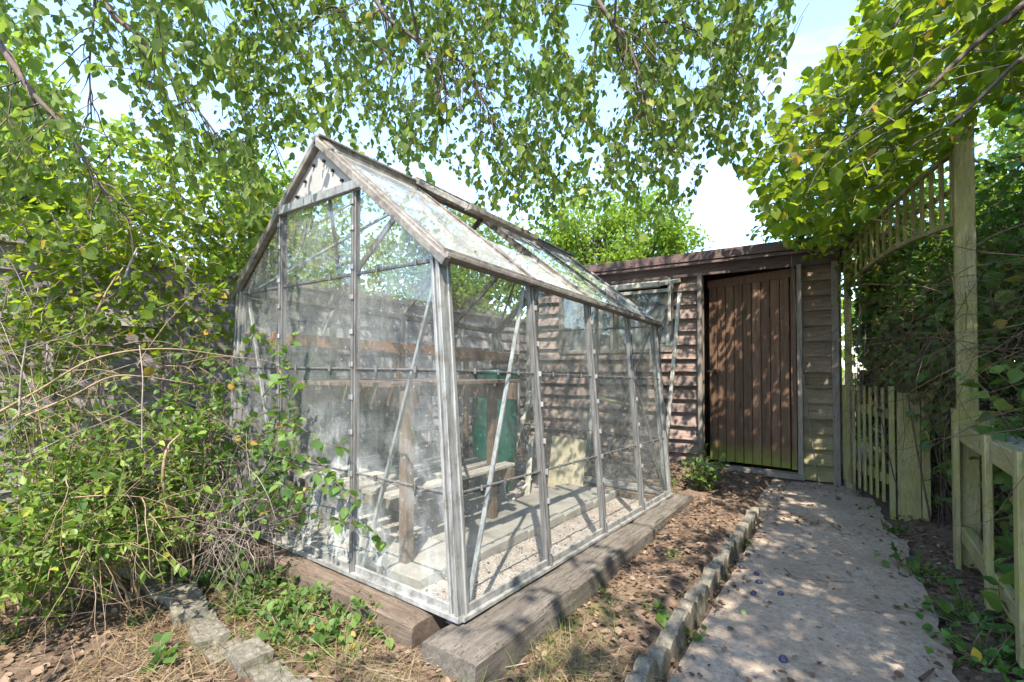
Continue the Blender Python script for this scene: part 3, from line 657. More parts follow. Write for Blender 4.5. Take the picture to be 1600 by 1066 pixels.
tag(tn_.build('twig_litter', M['twig_grey'], origin=(0, 0, 0)), 'small broken twigs strewn over the soil', 'twigs', kind='stuff')
# water butt
wb = empty('water_butt', (-2.62, 3.38, .03), 'green plastic water butt in the far corner of the greenhouse', 'water butt')
b = MB(); prof = [(.20, 0), (.235, .05), (.25, .3), (.262, .6), (.268, .66), (.262, .70), (.268, .95), (.27, 1.05), (.285, 1.07), (.285, 1.10), (.26, 1.10)]
n = 28; vs = []
for r_, z in prof:
    for j in range(n):
        a = j * 2 * math.pi / n; q = r_ * .78 * (1 + (.012 if j % 4 < 2 and .1 < z < 1.0 else 0)); vs.append((-2.62 + q * math.cos(a), 3.38 + q * math.sin(a), .03 + z))
b.add(vs, [(i * n + j, i * n + (j + 1) % n, (i + 1) * n + (j + 1) % n, (i + 1) * n + j) for i in range(len(prof) - 1) for j in range(n)], True)
b.build('barrel', M['butt'], wb)
b = MB(); vs = [(-2.62 + .205 * math.cos(j * 2 * math.pi / n), 3.38 + .205 * math.sin(j * 2 * math.pi / n), 1.115) for j in range(n)] + [(-2.62, 3.38, 1.15)]
b.add(vs, [(j, (j + 1) % n, n) for j in range(n)], True); b.build('lid', M['butt'], wb)
# boards leaning at the far end, poles
def plank(name, a, b, w_, h_, m, label, cat, up=(0, 1, 0), group=None):
    o = MB(); o.beam(a, b, w_, h_, up); return tag(o.build(name, m), label, cat, group)
cb = MB(); cb.beam((-2.14, 3.80, .03), (-2.12, 3.86, .50), .36, .015, up=(0, 1, 0)); tag(cb.build('board', M['cream_board']), 'cream board propped upright inside the far end of the greenhouse', 'board')
for k, (a, b_, w_, lb) in enumerate((((-2.42, 3.2, .05), (-2.52, 3.82, .92), .04, 'pale offcut leaning beside the water butt, tallest of the offcuts'), ((-2.30, 3.1, .06), (-2.75, 3.6, .30), .07, 'short broad offcut lying on the rubble by the water butt'), ((-2.25, 3.35, .05), (-2.5, 3.8, .5), .05, 'thin offcut leaning in front of the cream board'), ((-2.2, 3.0, .05), (-2.35, 3.55, .13), .06, 'flat offcut on the greenhouse floor before the water butt'))):
    plank('offcut', a, b_, w_, .02, M['frame_white'], lb, 'offcut', group='timber offcuts in the greenhouse')
plank('timber_pole', P(1062, 458, 4.75), (P(1035, 760, 4.55).x, P(1035, 760, 4.55).y, 0.0), .035, .025, M['frame_white'], 'long pale timber leaning beside the open shed window', 'timber')
plank('timber_pole', P(940, 470, 5.3), (P(915, 742, 5.0).x, P(915, 742, 5.0).y, 0.0), .04, .025, M['frame_white'], 'pale timber leaning against the shed under its window, seen through the glass', 'timber')
plank('timber_pole', (-2.9, 4.3, .04), (-1.4, 4.35, .05), .06, .06, M['sleeper_x'], 'old brown pole lying on the soil between greenhouse and shed', 'timber', up=(0, 0, 1))
plank('timber_plank', P(930, 620, 5.2), P(1010, 640, 4.6), .10, .02, M['green_wood'], 'greenish plank propped across the shed wall behind the greenhouse', 'plank', up=(0, 0, 1))

# ------------------------------------------------------------------ shed
def SX(x): return 5.72 + (x + .1) * .05      # the front wall's y at x, slightly askew
SH = empty('garden_shed', (-1.9, 6.6, 0), 'brown weatherboarded shed with a dark plank door and flat felt roof', 'shed')
SL, SR = -3.65, -0.10; DL, DR = -1.36, -0.44; WX0, WX1, WZ0, WZ1 = -3.15, -1.70, 1.36, 2.18
def boards(name, x0, x1, z0, z1, m, hole=None):
    b = MB(); z = z0; k = 0
    while z < z1 - .02:
        h = .155; zt = min(z + h + .02, z1)
        segs = [(x0, x1)]
        if hole and z + .08 > hole[2] and z + .05 < hole[3]: segs = [(x0, hole[0]), (hole[1], x1)]
        for s0, s1 in segs:
            if s1 - s0 < .02: continue
            n = max(2, int((s1 - s0) / .12)); vs = []
            for i in range(n + 1):
                x = s0 + (s1 - s0) * i / n; wv = .010 * noise.noise(Vector((x * 2.2, k * 3.7, 0))) + .005 * noise.noise(Vector((x * 8, k * 3.7, 4)))
                y = SX(x)
                vs += [(x, y - .076 + wv * .5, z + wv), (x, y - .016, zt), (x, y - .002, zt), (x, y - .060 + wv * .5, z + wv)]
            fs = [(i * 4 + j, (i + 1) * 4 + j, (i + 1) * 4 + (j + 1) % 4, i * 4 + (j + 1) % 4) for i in range(n) for j in range(4)] + [(0, 1, 2, 3), (n * 4 + 3, n * 4 + 2, n * 4 + 1, n * 4)]
            b.add(vs, fs)
        z += h; k += 1
    return b.build(name, m, SH)
boards('weatherboard_wall', SL, DL - .04, .02, 2.28, M['shed'], (WX0 - .01, WX1 + .01, WZ0, WZ1))
boards('weatherboard_wall', DR + .04, SR, .02, 2.28, M['shed_green'])
# inner shell
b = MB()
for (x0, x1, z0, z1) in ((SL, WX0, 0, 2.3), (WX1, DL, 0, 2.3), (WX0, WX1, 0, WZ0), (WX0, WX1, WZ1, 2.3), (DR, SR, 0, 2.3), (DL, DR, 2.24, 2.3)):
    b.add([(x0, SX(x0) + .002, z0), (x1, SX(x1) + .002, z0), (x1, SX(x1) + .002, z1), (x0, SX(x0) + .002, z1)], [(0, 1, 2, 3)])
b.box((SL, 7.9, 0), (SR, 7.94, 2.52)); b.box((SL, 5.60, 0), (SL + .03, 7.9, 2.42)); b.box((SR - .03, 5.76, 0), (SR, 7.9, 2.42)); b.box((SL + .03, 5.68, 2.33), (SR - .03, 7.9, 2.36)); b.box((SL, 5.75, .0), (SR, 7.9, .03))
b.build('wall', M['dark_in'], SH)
rf = MB(); rf.add([(SL - .12, SX(SL) - .13, 2.44), (SR + .12, SX(SR) - .13, 2.42), (SR + .12, 8.1, 2.55), (SL - .12, 8.1, 2.55), (SL - .12, SX(SL) - .13, 2.40), (SR + .12, SX(SR) - .13, 2.38), (SR + .12, 8.1, 2.5), (SL - .12, 8.1, 2.5)],
    [(0, 1, 2, 3), (7, 6, 5, 4), (0, 4, 5, 1), (1, 5, 6, 2), (2, 6, 7, 3), (3, 7, 4, 0)]); rf.build('roof', M['felt'], SH)
f = MB(); f.beam((SL - .14, SX(SL) - .15, 2.415), (SR + .14, SX(SR) - .15, 2.40), .025, .10); f.beam((SL - .13, SX(SL) - .125, 2.345), (SR + .13, SX(SR) - .125, 2.325), .05, .035)
f.beam((SL, SX(SL) - .075, 2.275), (SR, SX(SR) - .075, 2.25), .03, .125); f.build('fascia', M['fascia'], SH)
for x in (SL + .02, SR - .02): MB().beam((x, SX(x) - .098, 0), (x, SX(x) - .098, 2.2), .06, .03, up=(0, 1, 0)).build('corner_trim', M['trim'], SH)
# shed door
dfm = MB(); dfm.beam((DL - .02, SX(DL) - .10, .05), (DL - .02, SX(DL) - .10, 2.20), .045, .05, up=(0, 1, 0)); dfm.beam((DR + .02, SX(DR) - .10, .05), (DR + .02, SX(DR) - .10, 2.20), .045, .05, up=(0, 1, 0))
dfm.build('door_frame', M['trim'], SH)
MB().beam((DL - .05, SX(DL) - .085, .055), (DR + .05, SX(DR) - .085, .045), .13, .055).build('threshold', M['trim'], SH)
dh = Vector((DR - .075, SX(DR) - .0, .10)); da = R(5.5)
def DP(s_, t_, z): return dh + Vector((-math.cos(da) * s_ + 0, math.sin(da) * s_, 0)) + Vector((math.sin(da) * t_, math.cos(da) * t_, 0)) + Vector((0, 0, z))
MB().beam(dh + Vector((.035, -.02, 0)), dh + Vector((.035, -.02, 2.14)), .05, .05, up=(0, 1, 0)).build('door_jamb', M['door'], SH)
d_ = MB(); n = 9; wl = .82
for k in range(n):
    s0 = .004 + wl * k / n; s1 = wl * (k + 1) / n - .002
    d_.beam(DP((s0 + s1) / 2, 0, .0), DP((s0 + s1) / 2, 0, 2.09 - .03 * k / n), s1 - s0, .022, up=(0, 1, 0), ch=.005)
do = d_.build('door', M['door'], SH)
d2 = MB(); d2.beam(DP(-.01, -.012, 2.04), DP(wl + .01, -.012, 2.01), .01, .085); d2.build('top_batten', M['door'], do)
hk = MB(); hk.beam(DP(wl - .07, -.04, .98), DP(wl - .07, -.04, 1.04), .03, .05, up=(0, 1, 0)); hk.tube([DP(wl - .07, -.05, 1.01), DP(wl - .0, -.07, 1.01)], .009, .009, 8); hk.build('handle', M['black_iron'], do)
# shed window
wf = MB()
def WP(x, z, off): return Vector((x, SX(x) - off, z))
wf.beam(WP(WX0, WZ0, .05), WP(WX1, WZ0, .05), .05, .045); wf.beam(WP(WX0, WZ1, .05), WP(WX1, WZ1, .05), .05, .045)
for x in (WX0, -2.44, -2.38, WX1): wf.beam(WP(x, WZ0, .052), WP(x, WZ1, .052), .045, .05, up=(0, 1, 0))
wfo = wf.build('window_frame', M['trim'], SH)
b = MB(); b.quad(WP(WX0, WZ0, .04), WP(-2.44, WZ0, .04), WP(-2.44, WZ1, .04), WP(WX0, WZ1, .04)); b.build('window_pane', M['glass_window'], wfo)
b = MB(); b.quad(WP(-2.38, WZ0, .04), WP(WX1, WZ0, .04), WP(WX1, WZ1 - .12, .04), WP(-2.38, WZ1 - .12, .04)); b.build('window_pane', M['glass_window'], wfo)
MB().beam(WP(-2.38, WZ1 - .11, .05), WP(WX1, WZ1 - .11, .05), .035, .04).build('transom', M['frame_white'], wfo)
an = R(78); 
def AW(x, s_): return Vector((x, SX(x) - .06 - math.sin(an) * s_, WZ1 - .01 - math.cos(an) * s_))
aw = MB(); ax0, ax1 = -2.36, -1.62
for x in (ax0, ax1): aw.beam(AW(x, 0), AW(x, .72), .045, .04)
aw.beam(AW(ax0, .0), AW(ax1, .0), .045, .04); aw.beam(AW(ax0, .72), AW(ax1, .72), .07, .05)
awo = aw.build('open_sash', M['frame_white'], SH)
b = MB(); b.quad(AW(ax0, .02), AW(ax1, .02), AW(ax1, .7), AW(ax0, .7)); b.build('sash_glass', M['glass_window'], awo)
MB().beam(AW(ax1 + .01, .40) + Vector((0, 0, .05)), AW(ax1 + .01, .40) + Vector((0, .0, -.42)), .03, .02, up=(0, 1, 0)).build('stay', M['frame_white'], awo)

# ------------------------------------------------------------------ boundary fence on the left
fdir = Vector((.03, 1, 0)).normalized()
def FX(y): return -3.78 - .04 * (y - 1)
k = 0; y = -2.4
while y < 9.5:
    f = empty('fence_panel', (FX(y + .9), y + .9, 0), None, 'fence panel', 'weathered panels of the boundary fence')
    f['label'] = ['overlap fence panel out beyond the left edge of the view', 'grey overlap fence panel behind the far left bushes', 'grey overlap fence panel partly hidden behind bramble stems', 'grey overlap fence panel seen through the greenhouse gable glass', 'grey overlap fence panel seen behind the shelf in the greenhouse', 'grey overlap fence panel next to the shed corner', 'grey overlap fence panel beside the shed wall'][min(k, 6)]
    b = MB(); z = .06; j = 0
    while z < 1.80:
        hh = .135; n = 8; vs = []
        for i in range(n + 1):
            yy = y + .04 + 1.76 * i / n; wv = .006 * noise.noise(Vector((yy * 3, j * 2.3 + k, 7)))
            X = FX(yy); vs += [(X + .034 + wv, yy, z + wv), (X + .012, yy, z + hh + .02), (X + .002, yy, z + hh + .02), (X + .022 + wv, yy, z + wv)]
        b.add(vs, [(i * 4 + q, i * 4 + (q + 1) % 4, (i + 1) * 4 + (q + 1) % 4, (i + 1) * 4 + q) for i in range(n) for q in range(4)] + [(3, 2, 1, 0), (n * 4, n * 4 + 1, n * 4 + 2, n * 4 + 3)])
        z += hh; j += 1
    b.build('boards', M['fence'], f)
    MB().beam((FX(y) + .03, y + .03, 1.84), (FX(y + 1.8) + .03, y + 1.81, 1.84), .06, .035).build('capping', M['fence'], f)
    for q in (.04, .62, 1.2, 1.78): MB().beam((FX(y + q) + .045, y + q, .04), (FX(y + q) + .045, y + q, 1.82), .022, .035, up=(0, 1, 0)).build('batten', M['fence'], f)
    MB().beam((FX(y) - .02, y, -.1), (FX(y) - .02, y, 1.92), .075, .075, up=(0, 1, 0)).build('post', M['fence'], f)
    y += 1.85; k += 1

# ------------------------------------------------------------------ gate, posts, trellis arch and railing on the right
gt = empty('picket_gate', (.06, 5.35, 0), 'low algae green picket gate with upright pales against the shed corner', 'gate')
ga = Vector((-.03, 5.60, 0)); gb = Vector((.235, 4.86, 0)); n = 8
for k in range(n):
    p = ga.lerp(gb, (k + .0) / (n - 1)); zt = .985 + .008 * math.sin(k * 2.3); o = Vector((-.03, -.012, 0))
    MB().beam(p + o + Vector((0, 0, .07 - .0)), p + o + Vector((0, 0, zt)), .036, .012, up=tuple(Vector((-.94, -.34, 0))), ch=.002).build('pale', M['green_wood'], gt)
for z in (.25, .78): MB().beam(ga + Vector((0, 0, z)), gb + Vector((0, 0, z)), .03, .08).build('rail', M['green_wood_h'], gt)
lt = MB(); lt.beam(gb + Vector((-.055, .06, .80)), gb + Vector((-.045, -.09, .80)), .02, .028); lt.build('latch', M['black_iron'], gt)
gp = MB(); q = gb + Vector((.02, -.09, 0)); gp.beam(q + Vector((0, 0, -.05)), q + Vector((0, 0, 1.0)), .035, .10, up=(0, 1, 0))
gpo = empty('gate_post', (q.x, q.y, 0), 'broad greenish post that the picket gate latches to', 'post')
gp.build('post', M['green_wood'], gpo)
g2 = MB(); q2 = q + Vector((.13, -.02, 0)); g2.beam(q2 + Vector((-.03, 0, -.05)), q2 + Vector((-.03, 0, .95)), .14, .03, up=(0, 1, 0)); g2.beam(q2 + Vector((.07, .01, -.05)), q2 + Vector((.07, .01, .97)), .05, .05, up=(0, 1, 0))
g2.build('side_board', M['green_wood'], gpo)
# tall trellis post
bp = P(1511, 600, 2.72)
tp = empty('trellis_post', (bp.x, bp.y, 0), 'tall square timber post carrying the near end of the trellis arch', 'post')
MB().beam((bp.x, bp.y, -.05), (bp.x, bp.y, 2.58), .088, .06, up=(0, 1, 0)).build('post', M['green_wood'], tp)
MB().beam((bp.x + .02, bp.y - .055, .74), (bp.x + .02, bp.y - .055, .90), .16, .05, up=(0, 1, 0)).build('packing_board', M['green_wood'], tp)
MB().beam((bp.x - .058, bp.y - .04, -.05), (bp.x - .058, bp.y - .04, .905), .025, .09, up=(0, 1, 0)).build('side_board', M['green_wood'], tp)
# shed end post of arch
sp0 = Vector((-.02, 5.60, 0)); 
plank('trellis_post', sp0 + Vector((0, 0, -.05)), sp0 + Vector((0, 0, 2.42)), .06, .06, M['green_wood'], 'narrow trellis post against the right end of the shed', 'post')
ta = empty('trellis_arch', tuple(bp.lerp(sp0, .5).to_2d().to_3d()), 'arched trellis panel of upright slats spanning between the shed and the tall post', 'trellis')
A = Vector((sp0.x + .01, sp0.y - .04, 0)); B = Vector((bp.x - .02, bp.y + .06, 0))
def TP(f_, z): v = A.lerp(B, f_); v.z = z; return v
def low(f_): return 2.0 + .07 * max(0, math.sin(math.pi * min(1, f_))) - .04 * (1 - f_)
def top(f_): return 2.28 + .16 * f_ + .04 * math.sin(math.pi * f_)
n = 15
for k in range(n):
    f_ = (k + .6) / n; MB().beam(TP(f_, low(f_) - .0), TP(f_, top(f_)), .045, .022, up=(1, 0, 0), ch=.002).build('slat', M['green_wood'], ta)
for fn, nm in ((low, 'bottom_rail'), (top, 'top_rail')):
    b = MB()
    for k in range(24): b.beam(TP(k / 24, fn(k / 24)), TP((k + 1.02) / 24, fn((k + 1.02) / 24)), .035, .03)
    b.build(nm, M['green_wood_h'], ta)
b = MB()
for k in range(24): b.beam(TP(k / 24, (low(k / 24) + top(k / 24)) / 2) + Vector((.02, 0, 0)), TP((k + 1) / 24, (low((k + 1) / 24) + top((k + 1) / 24)) / 2) + Vector((.02, 0, 0)), .014, .03)
b.build('middle_rail', M['green_wood_h'], ta)
# railing beside the path
RX = bp.x - .02
rl = empty('railing', (RX, 1.9, 0), 'low algae covered timber railing with upright slats along the path edge', 'railing')
MB().beam((RX, bp.y - .08, .77), (RX - .02, -.3, .77), .05, .10, ch=.006).build('top_rail', M['green_wood_h'], rl)
MB().beam((RX + .07, bp.y - .08, .80), (RX + .05, -.3, .80), .11, .025).build('cap_board', M['grey_plank'], rl)
MB().beam((RX, bp.y - .08, .20), (RX - .02, -.3, .20), .05, .09, ch=.006).build('bottom_rail', M['green_wood_h'], rl)
for y in (bp.y - .8, bp.y - 1.3, bp.y - 1.8, bp.y - 2.3):
    MB().beam((RX - .035, y, .08), (RX - .035, y, .84), .026, .062, up=(0, 1, 0)).build('slat', M['green_wood'], rl)
plank('rear_rail', (RX + .05, bp.y + .02, .76), (RX + 1.1, bp.y + .25, .78), .05, .13, M['green_wood'], 'mossy board running away behind the tall post into the hedge', 'rail', up=(0, 0, 1))

# ------------------------------------------------------------------ edging stones
rc = random.Random(5)
def stone(name, c, sx, sy, sz, rot, m, label, cat, group, scal=False):
    vs = []; n = 7; b = MB(); seed = rc.uniform(0, 100)
    import bmesh
    bm = bmesh.new(); bmesh.ops.create_cube(bm, size=1.0); bmesh.ops.subdivide_edges(bm, edges=bm.edges, cuts=5, use_grid_fill=True)
    for v in bm.verts:
        p = v.co.copy(); e = (abs(p.x * 2) ** 6 + abs(p.y * 2) ** 6 + abs(p.z * 2) ** 6) ** (1 / 6)
        p = p * (1 - .10 * max(0, e - 1)) * (1.0 if e < .01 else 1)
        if scal and p.z > 0: p.z *= 1 - .34 * (abs(p.y) * 2) ** 2.5
        q = noise.noise(Vector((p.x * 2 + seed, p.y * 2, p.z * 2))) * (.16 if not scal else .12) + noise.noise(Vector((p.x * 6 + seed, p.y * 6, p.z * 6))) * .06
        p *= 1 + q; v.co = Vector((p.x * sx, p.y * sy, p.z * sz))
    bm.normal_update(); me = bpy.data.meshes.new(name); bm.to_mesh(me); bm.free(); me.materials.append(m)
    o = bpy.data.objects.new(name, me); o.location = c; o.rotation_euler = (rc.uniform(-.06, .06), rc.uniform(-.08, .08), rot); col.objects.link(o)
    return tag(o, label, cat, group)
y = 1.15; k = 0
names = []
while y < 4.02:
    sy = .105
    stone('edging_block', (-.605 + rc.uniform(-.006, .006), y, .005), .058, sy * 1.03, .165, rc.uniform(-.06, .06), M['kerb'], 'mossy scalloped concrete edging block in the row between the soil bed and the path', 'edging block', 'scalloped edging blocks along the path', True)
    y += sy; k += 1
pa = PG(222, 896, .08); pb_ = PG(440, 1090, .08)
ke = 12
for k in range(ke):
    f_ = k / (ke - 1); p = pa.lerp(pb_, f_)
    d = (pb_ - pa); stone('edging_block', (p.x + rc.uniform(-.02, .02), p.y + rc.uniform(-.02, .02), rc.uniform(.02, .05)), rc.uniform(.09, .14), d.length / ke * rc.uniform(.95, 1.2), rc.uniform(.12, .20), math.atan2(d.y, d.x) - math.pi / 2 + rc.uniform(-.25, .25), M['kerb'], 'rough broken edging block in the jagged row before the left bushes', 'edging block', 'broken edging blocks before the left bushes')

# ------------------------------------------------------------------ fallen plums and sticks
rc = random.Random(3)
spots = [(1158, 886, 0), (1182, 897, 1), (1186, 910, 2), (1177, 928, 3), (1220, 928, 4), (1162, 957, 5), (1224, 1031, 6), (1423, 873, 7), (1310, 779, 8), (864, 1009, 9), (905, 967, 10), (941, 966, 11)]
lab = ['bluish plum lying against the edging blocks at the left of the path', 'small violet plum at the top of the little row beside the edging', 'dark violet plum just below the small violet plum on the path', 'small plum in the little row beside the edging', 'larger purple plum right of the little row on the path', 'green unripe plum on the concrete path', 'purple plum nearest the bottom edge of the path', 'dark blue plum at the right edge of the path under the weeds', 'plum on the far slab before the picket gate', 'pale blue plum on the soil near the sleeper corner', 'pale plum on the soil beside the long sleeper', 'pale blue plum on the soil, next to the pale plum and nearer the edging']
for (px, py, i) in spots:
    p = PG(px, py, .012); b = MB(); n = 14; vs = [(p.x, p.y, p.z - .013)]; r_ = .015 * rc.uniform(.8, 1.15); an_ = rc.uniform(0, 3)
    for a_ in range(1, 8):
        th = math.pi * a_ / 8
        for j in range(n):
            ph = j * 2 * math.pi / n; x = r_ * 1.25 * math.sin(th) * math.cos(ph); yy = r_ * math.sin(th) * math.sin(ph) * (1 - .08 * (abs(ph) < .5)); vs.append((p.x + x * math.cos(an_) - yy * math.sin(an_), p.y + x * math.sin(an_) + yy * math.cos(an_), p.z - r_ * math.cos(th)))
    vs.append((p.x, p.y, p.z + r_ * .96)); b.add([(p.x, p.y, p.z - r_)] + vs[1:], [(0, 1 + (j + 1) % n, 1 + j) for j in range(n)] + [(1 + i_ * n + j, 1 + i_ * n + (j + 1) % n, 1 + (i_ + 1) * n + (j + 1) % n, 1 + (i_ + 1) * n + j) for i_ in range(6) for j in range(n)] + [(1 + 6 * n + j, 1 + 6 * n + (j + 1) % n, 1 + 7 * n) for j in range(n)], True)
    tag(b.build('fallen_plum', M['plum_green'] if i == 5 else M['plum']), lab[i], 'plum', 'fallen plums')
def stick(pts2, r_, m, label, z=.018):
    b = MB(); pts = [PG(x, y, z + .004 * (i % 2)) for i, (x, y) in enumerate(pts2)]; b.tube(pts, r_, r_ * .5, 6)
    tag(b.build('stick', m), label, 'stick')
stick([(1225, 888), (1240, 902), (1262, 905), (1290, 908), (1335, 910)], .0025, M['twig_dark'], 'thin dark twig lying across the middle of the path')
stick([(1438, 1062), (1450, 1052), (1459, 1045)], .008, M['twig_dark'], 'short thick dark stick at the bottom of the path')
stick([(70, 1004), (130, 997), (190, 993)], .004, M['twig_tan'], 'pale dry stick lying on the bare soil at lower left')
stick([(1340, 950), (1400, 955), (1455, 958), (1490, 972)], .003, M['twig_grey'], 'thin grey twig at the right edge of the path by the weeds')
stick([(1443, 880), (1452, 900), (1455, 915)], .009, M['twig_dark'], 'dark rotten stick by the weeds at the right edge of the path')


# ================================================================== vegetation
def curve_pts(ctrl, n=5):
    """smooth polyline through control points"""
    c = [Vector(p) for p in ctrl]; c = [c[0] * 2 - c[1]] + c + [c[-1] * 2 - c[-2]]; out = []
    for i in range(1, len(c) - 2):
        for j in range(n):
            t_ = j / n; a, b, d, e = c[i - 1], c[i], c[i + 1], c[i + 2]
            out.append(.5 * ((2 * b) + (d - a) * t_ + (2 * a - 5 * b + 4 * d - e) * t_ ** 2 + (3 * b - a - 3 * d + e) * t_ ** 3))
    out.append(c[-2]); return out
def in_gh(q, pad=.06):   # inside the greenhouse or its frame
    x, y, z = q
    return GX0 - pad < x < GX1 + pad and GY0 - pad < y < GY1 + pad and z < roofz(x) + ZB + pad
def in_shed(q): return SL - .2 < q[0] < SR + .12 and q[1] > 5.55 and q[2] < 2.5
def solid(q): return in_gh(q) or in_shed(q) or q[2] < gz(q[0], q[1])
def covers(q, x0, y0, x1, y1):
    a = px_of(q); return a is not None and x0 < a[0] < x1 and y0 < a[1] < y1
def interp(x, tab):
    if x <= tab[0][0]: return tab[0][1]
    for (a, b), (c, d) in zip(tab[:-1], tab[1:]):
        if x <= c: return b + (d - b) * (x - a) / (c - a)
    return tab[-1][1]
CAMV = Vector(CAM)
def sun_gap(e):
    """natural openings in the crowns: where sunlight comes through to the greenhouse, the fence and the shed's left half"""
    k = e[2] / SUN.z; x = e[0] - SUN.x * k; y = e[1] - SUN.y * k
    if e[2] < 1.9: return False
    n_ = noise.noise(Vector((x * 2.2, y * 2.2, 4))) * .5
    if x < -1.05 + n_ * .3 and -1 < y < 7.2 and not (y > 5.9 and x > -1.8): return rnd() < (.85 if y > 1.2 else .5)  # unseen strands shadowing this zone are mostly dropped, to let the sun in
    if x < -.6 and 0 < y < 4.2: return rnd() < .45
    return False
def too_near(q, d=1.15): return (Vector(q) - CAMV).length < d

# ---- the weeping birch whose branches hang over the greenhouse
random.seed(21)
bt = empty('birch_tree', (-3.45, -1.5, 0), 'weeping birch whose leafy branches hang over the greenhouse roof', 'tree')
tr = MB(); tr.tube(curve_pts([(-3.45, -1.5, -.1), (-3.4, -1.45, 1.2), (-3.3, -1.3, 2.6), (-3.15, -1.1, 3.9), (-3.05, -.9, 5.2), (-2.9, -.6, 6.6)], 5), .15, .05, 12)
tr.build('trunk', M['birch_bark'], bt)
br = MB(); hub = [Vector((-3.2, -1.2, 3.5)), Vector((-3.1, -1.0, 4.4)), Vector((-3.05, -.9, 5.1))]
limbs = []
def limb(px_list, r0, hub_i, via=None, sink=None):
    pts = [P(*p) for p in px_list]
    ctrl = [hub[hub_i]] + ([Vector(via)] if via else []) + pts
    c = curve_pts(ctrl, 6); br.tube(c, r0, .004, 6); limbs.append(c)
limb([(-180, -200, 2.3), (0, 70, 2.2), (55, 150, 2.2), (110, 208, 2.25), (150, 285, 2.3), (210, 352, 2.35)], .022, 0)
limb([(60, -200, 2.6), (160, 0, 2.5), (215, 55, 2.5), (250, 100, 2.55), (300, 160, 2.6), (355, 232, 2.7)], .018, 1)
limb([(150, -260, 3.0), (150, -60, 2.9), (146, 30, 2.9), (140, 100, 2.9), (143, 190, 2.9)], .012, 1)
limb([(380, -420, 3.0), (520, -120, 2.9), (588, 2, 2.8), (612, 34, 2.8), (650, 62, 2.8), (672, 92, 2.8), (690, 120, 2.8), (702, 152, 2.85)], .022, 2, (-2.0, .2, 4.9))
limb([(655, 66, 2.8), (700, 80, 2.85), (735, 118, 2.9), (752, 150, 2.95), (775, 200, 3.0)], .010, 2, (-1.6, .6, 4.6))
limb([(700, -420, 3.0), (870, -160, 2.8), (930, -10, 2.6), (955, 32, 2.6), (985, 78, 2.6), (1003, 135, 2.6), (1014, 185, 2.65), (1040, 225, 2.7)], .022, 2, (-1.3, .6, 5.0))
limb([(960, 40, 2.6), (1010, 36, 2.7), (1060, 38, 2.8), (1120, 70, 2.9), (1160, 120, 3.0)], .008, 2, (-.6, 1.2, 4.4))
limb([(430, 20, 3.2), (520, 10, 3.1), (560, 50, 3.1), (640, 100, 3.1), (740, 130, 3.2)], .010, 2, (-2.2, .4, 4.4))
limb([(250, -100, 3.4), (330, 40, 3.4), (395, 100, 3.5), (420, 200, 3.6), (440, 260, 3.8)], .012, 2, (-3.0, .6, 4.2))
for q in [(-.6, -1.6, 3.9), (0, -.4, 4.2), (-1.5, -.4, 4.3), (-.3, 1.0, 4.6), (-1.6, 2.4, 5.0), (-2.6, 3.2, 5.0), (-3.2, 2.0, 4.4), (-.9, 3.2, 4.8), (-2.0, -2.2, 4.0)]:
    h = hub[random.randrange(3)]; c = curve_pts([h, h.lerp(Vector(q), .5) + Vector((0, 0, .45)), Vector(q)], 8); br.tube(c, .03, .006, 6); limbs.append(c)
for c in limbs[:9]:
    k = len(c)
    for i in range(k // 3, k - 1):
        for j in range(1):
            sp_ = strand(c[i], (c[i + 1] - c[i]).normalized() * .7 + rv(.9) + Vector((0, 0, -.2)), ru(.15, .5), 6, .10, .22)
            if not any(solid(q) or too_near(q) for q in sp_): br.tube(sp_, .0045, .0012, 4)
br.build('branches', M['bark'], bt)
LOW = [(-200, 470), (0, 400), (150, 400), (300, 425), (400, 400), (430, 300), (480, 240), (520, 225), (640, 290), (700, 310), (780, 345), (830, 385), (870, 372), (900, 350), (950, 320), (975, 400), (1000, 395), (1020, 350), (1080, 345), (1110, 330), (1130, 300), (1175, 245), (1225, 110), (1245, 40), (1262, -10)]
def birch_ok(q):
    a = px_of(q)
    if a is None: return True
    x, y, d = a
    if x < -60 or x > 1290 or y < -40: return True
    if y > interp(x, LOW) + 25 * noise.noise(Vector((x * .03, 0, 3))): return False
    if x > 1240: return False
    # natural gaps where the sky shows
    gaps = ((40, 95, 70, 40), (120, 130, 34, 50), (170, 170, 40, 38), (345, 165, 30, 45), (65, 320, 40, 26), (440, 250, 34, 30), (340, 20, 24, 24), (905, 40, 22, 60), (955, 150, 26, 50), (930, 250, 16, 34), (1010, 300, 12, 30), (1085, 110, 26, 30), (1190, 130, 10, 40), (645, 110, 18, 14), (820, 70, 22, 18))
    for gx, gy, rx, ry in gaps:
        if ((x - gx) / rx) ** 2 + ((y - gy) / ry) ** 2 < 1 + .7 * noise.noise(Vector((x * .05, y * .05, 1))): return random.random() < .10
    return True
lc = LC(); tw = MB()
def hang_strand(end, Ln, size=.047, step=.030):
    top_ = end + Vector((ru(-.38, .38), ru(-.38, .38), Ln)); n_ = 6
    pts = [top_.lerp(end, i / n_) + Vector((math.sin(i * 1.3 + top_.x * 9) * .02, math.cos(i * 1.1 + top_.y * 9) * .02, 0)) for i in range(n_ + 1)]
    if any(solid(p) for p in pts): return
    if all(birch_ok(p) for p in pts[2:]) and not any(too_near(p) for p in pts): tw.tube(pts, .0022, .0010, 3)
    leaves_on(lc, pts, step, size, hang=.75, spread=.8, jit=.35, block=lambda q: solid(q) or too_near(q) or not birch_ok(q))
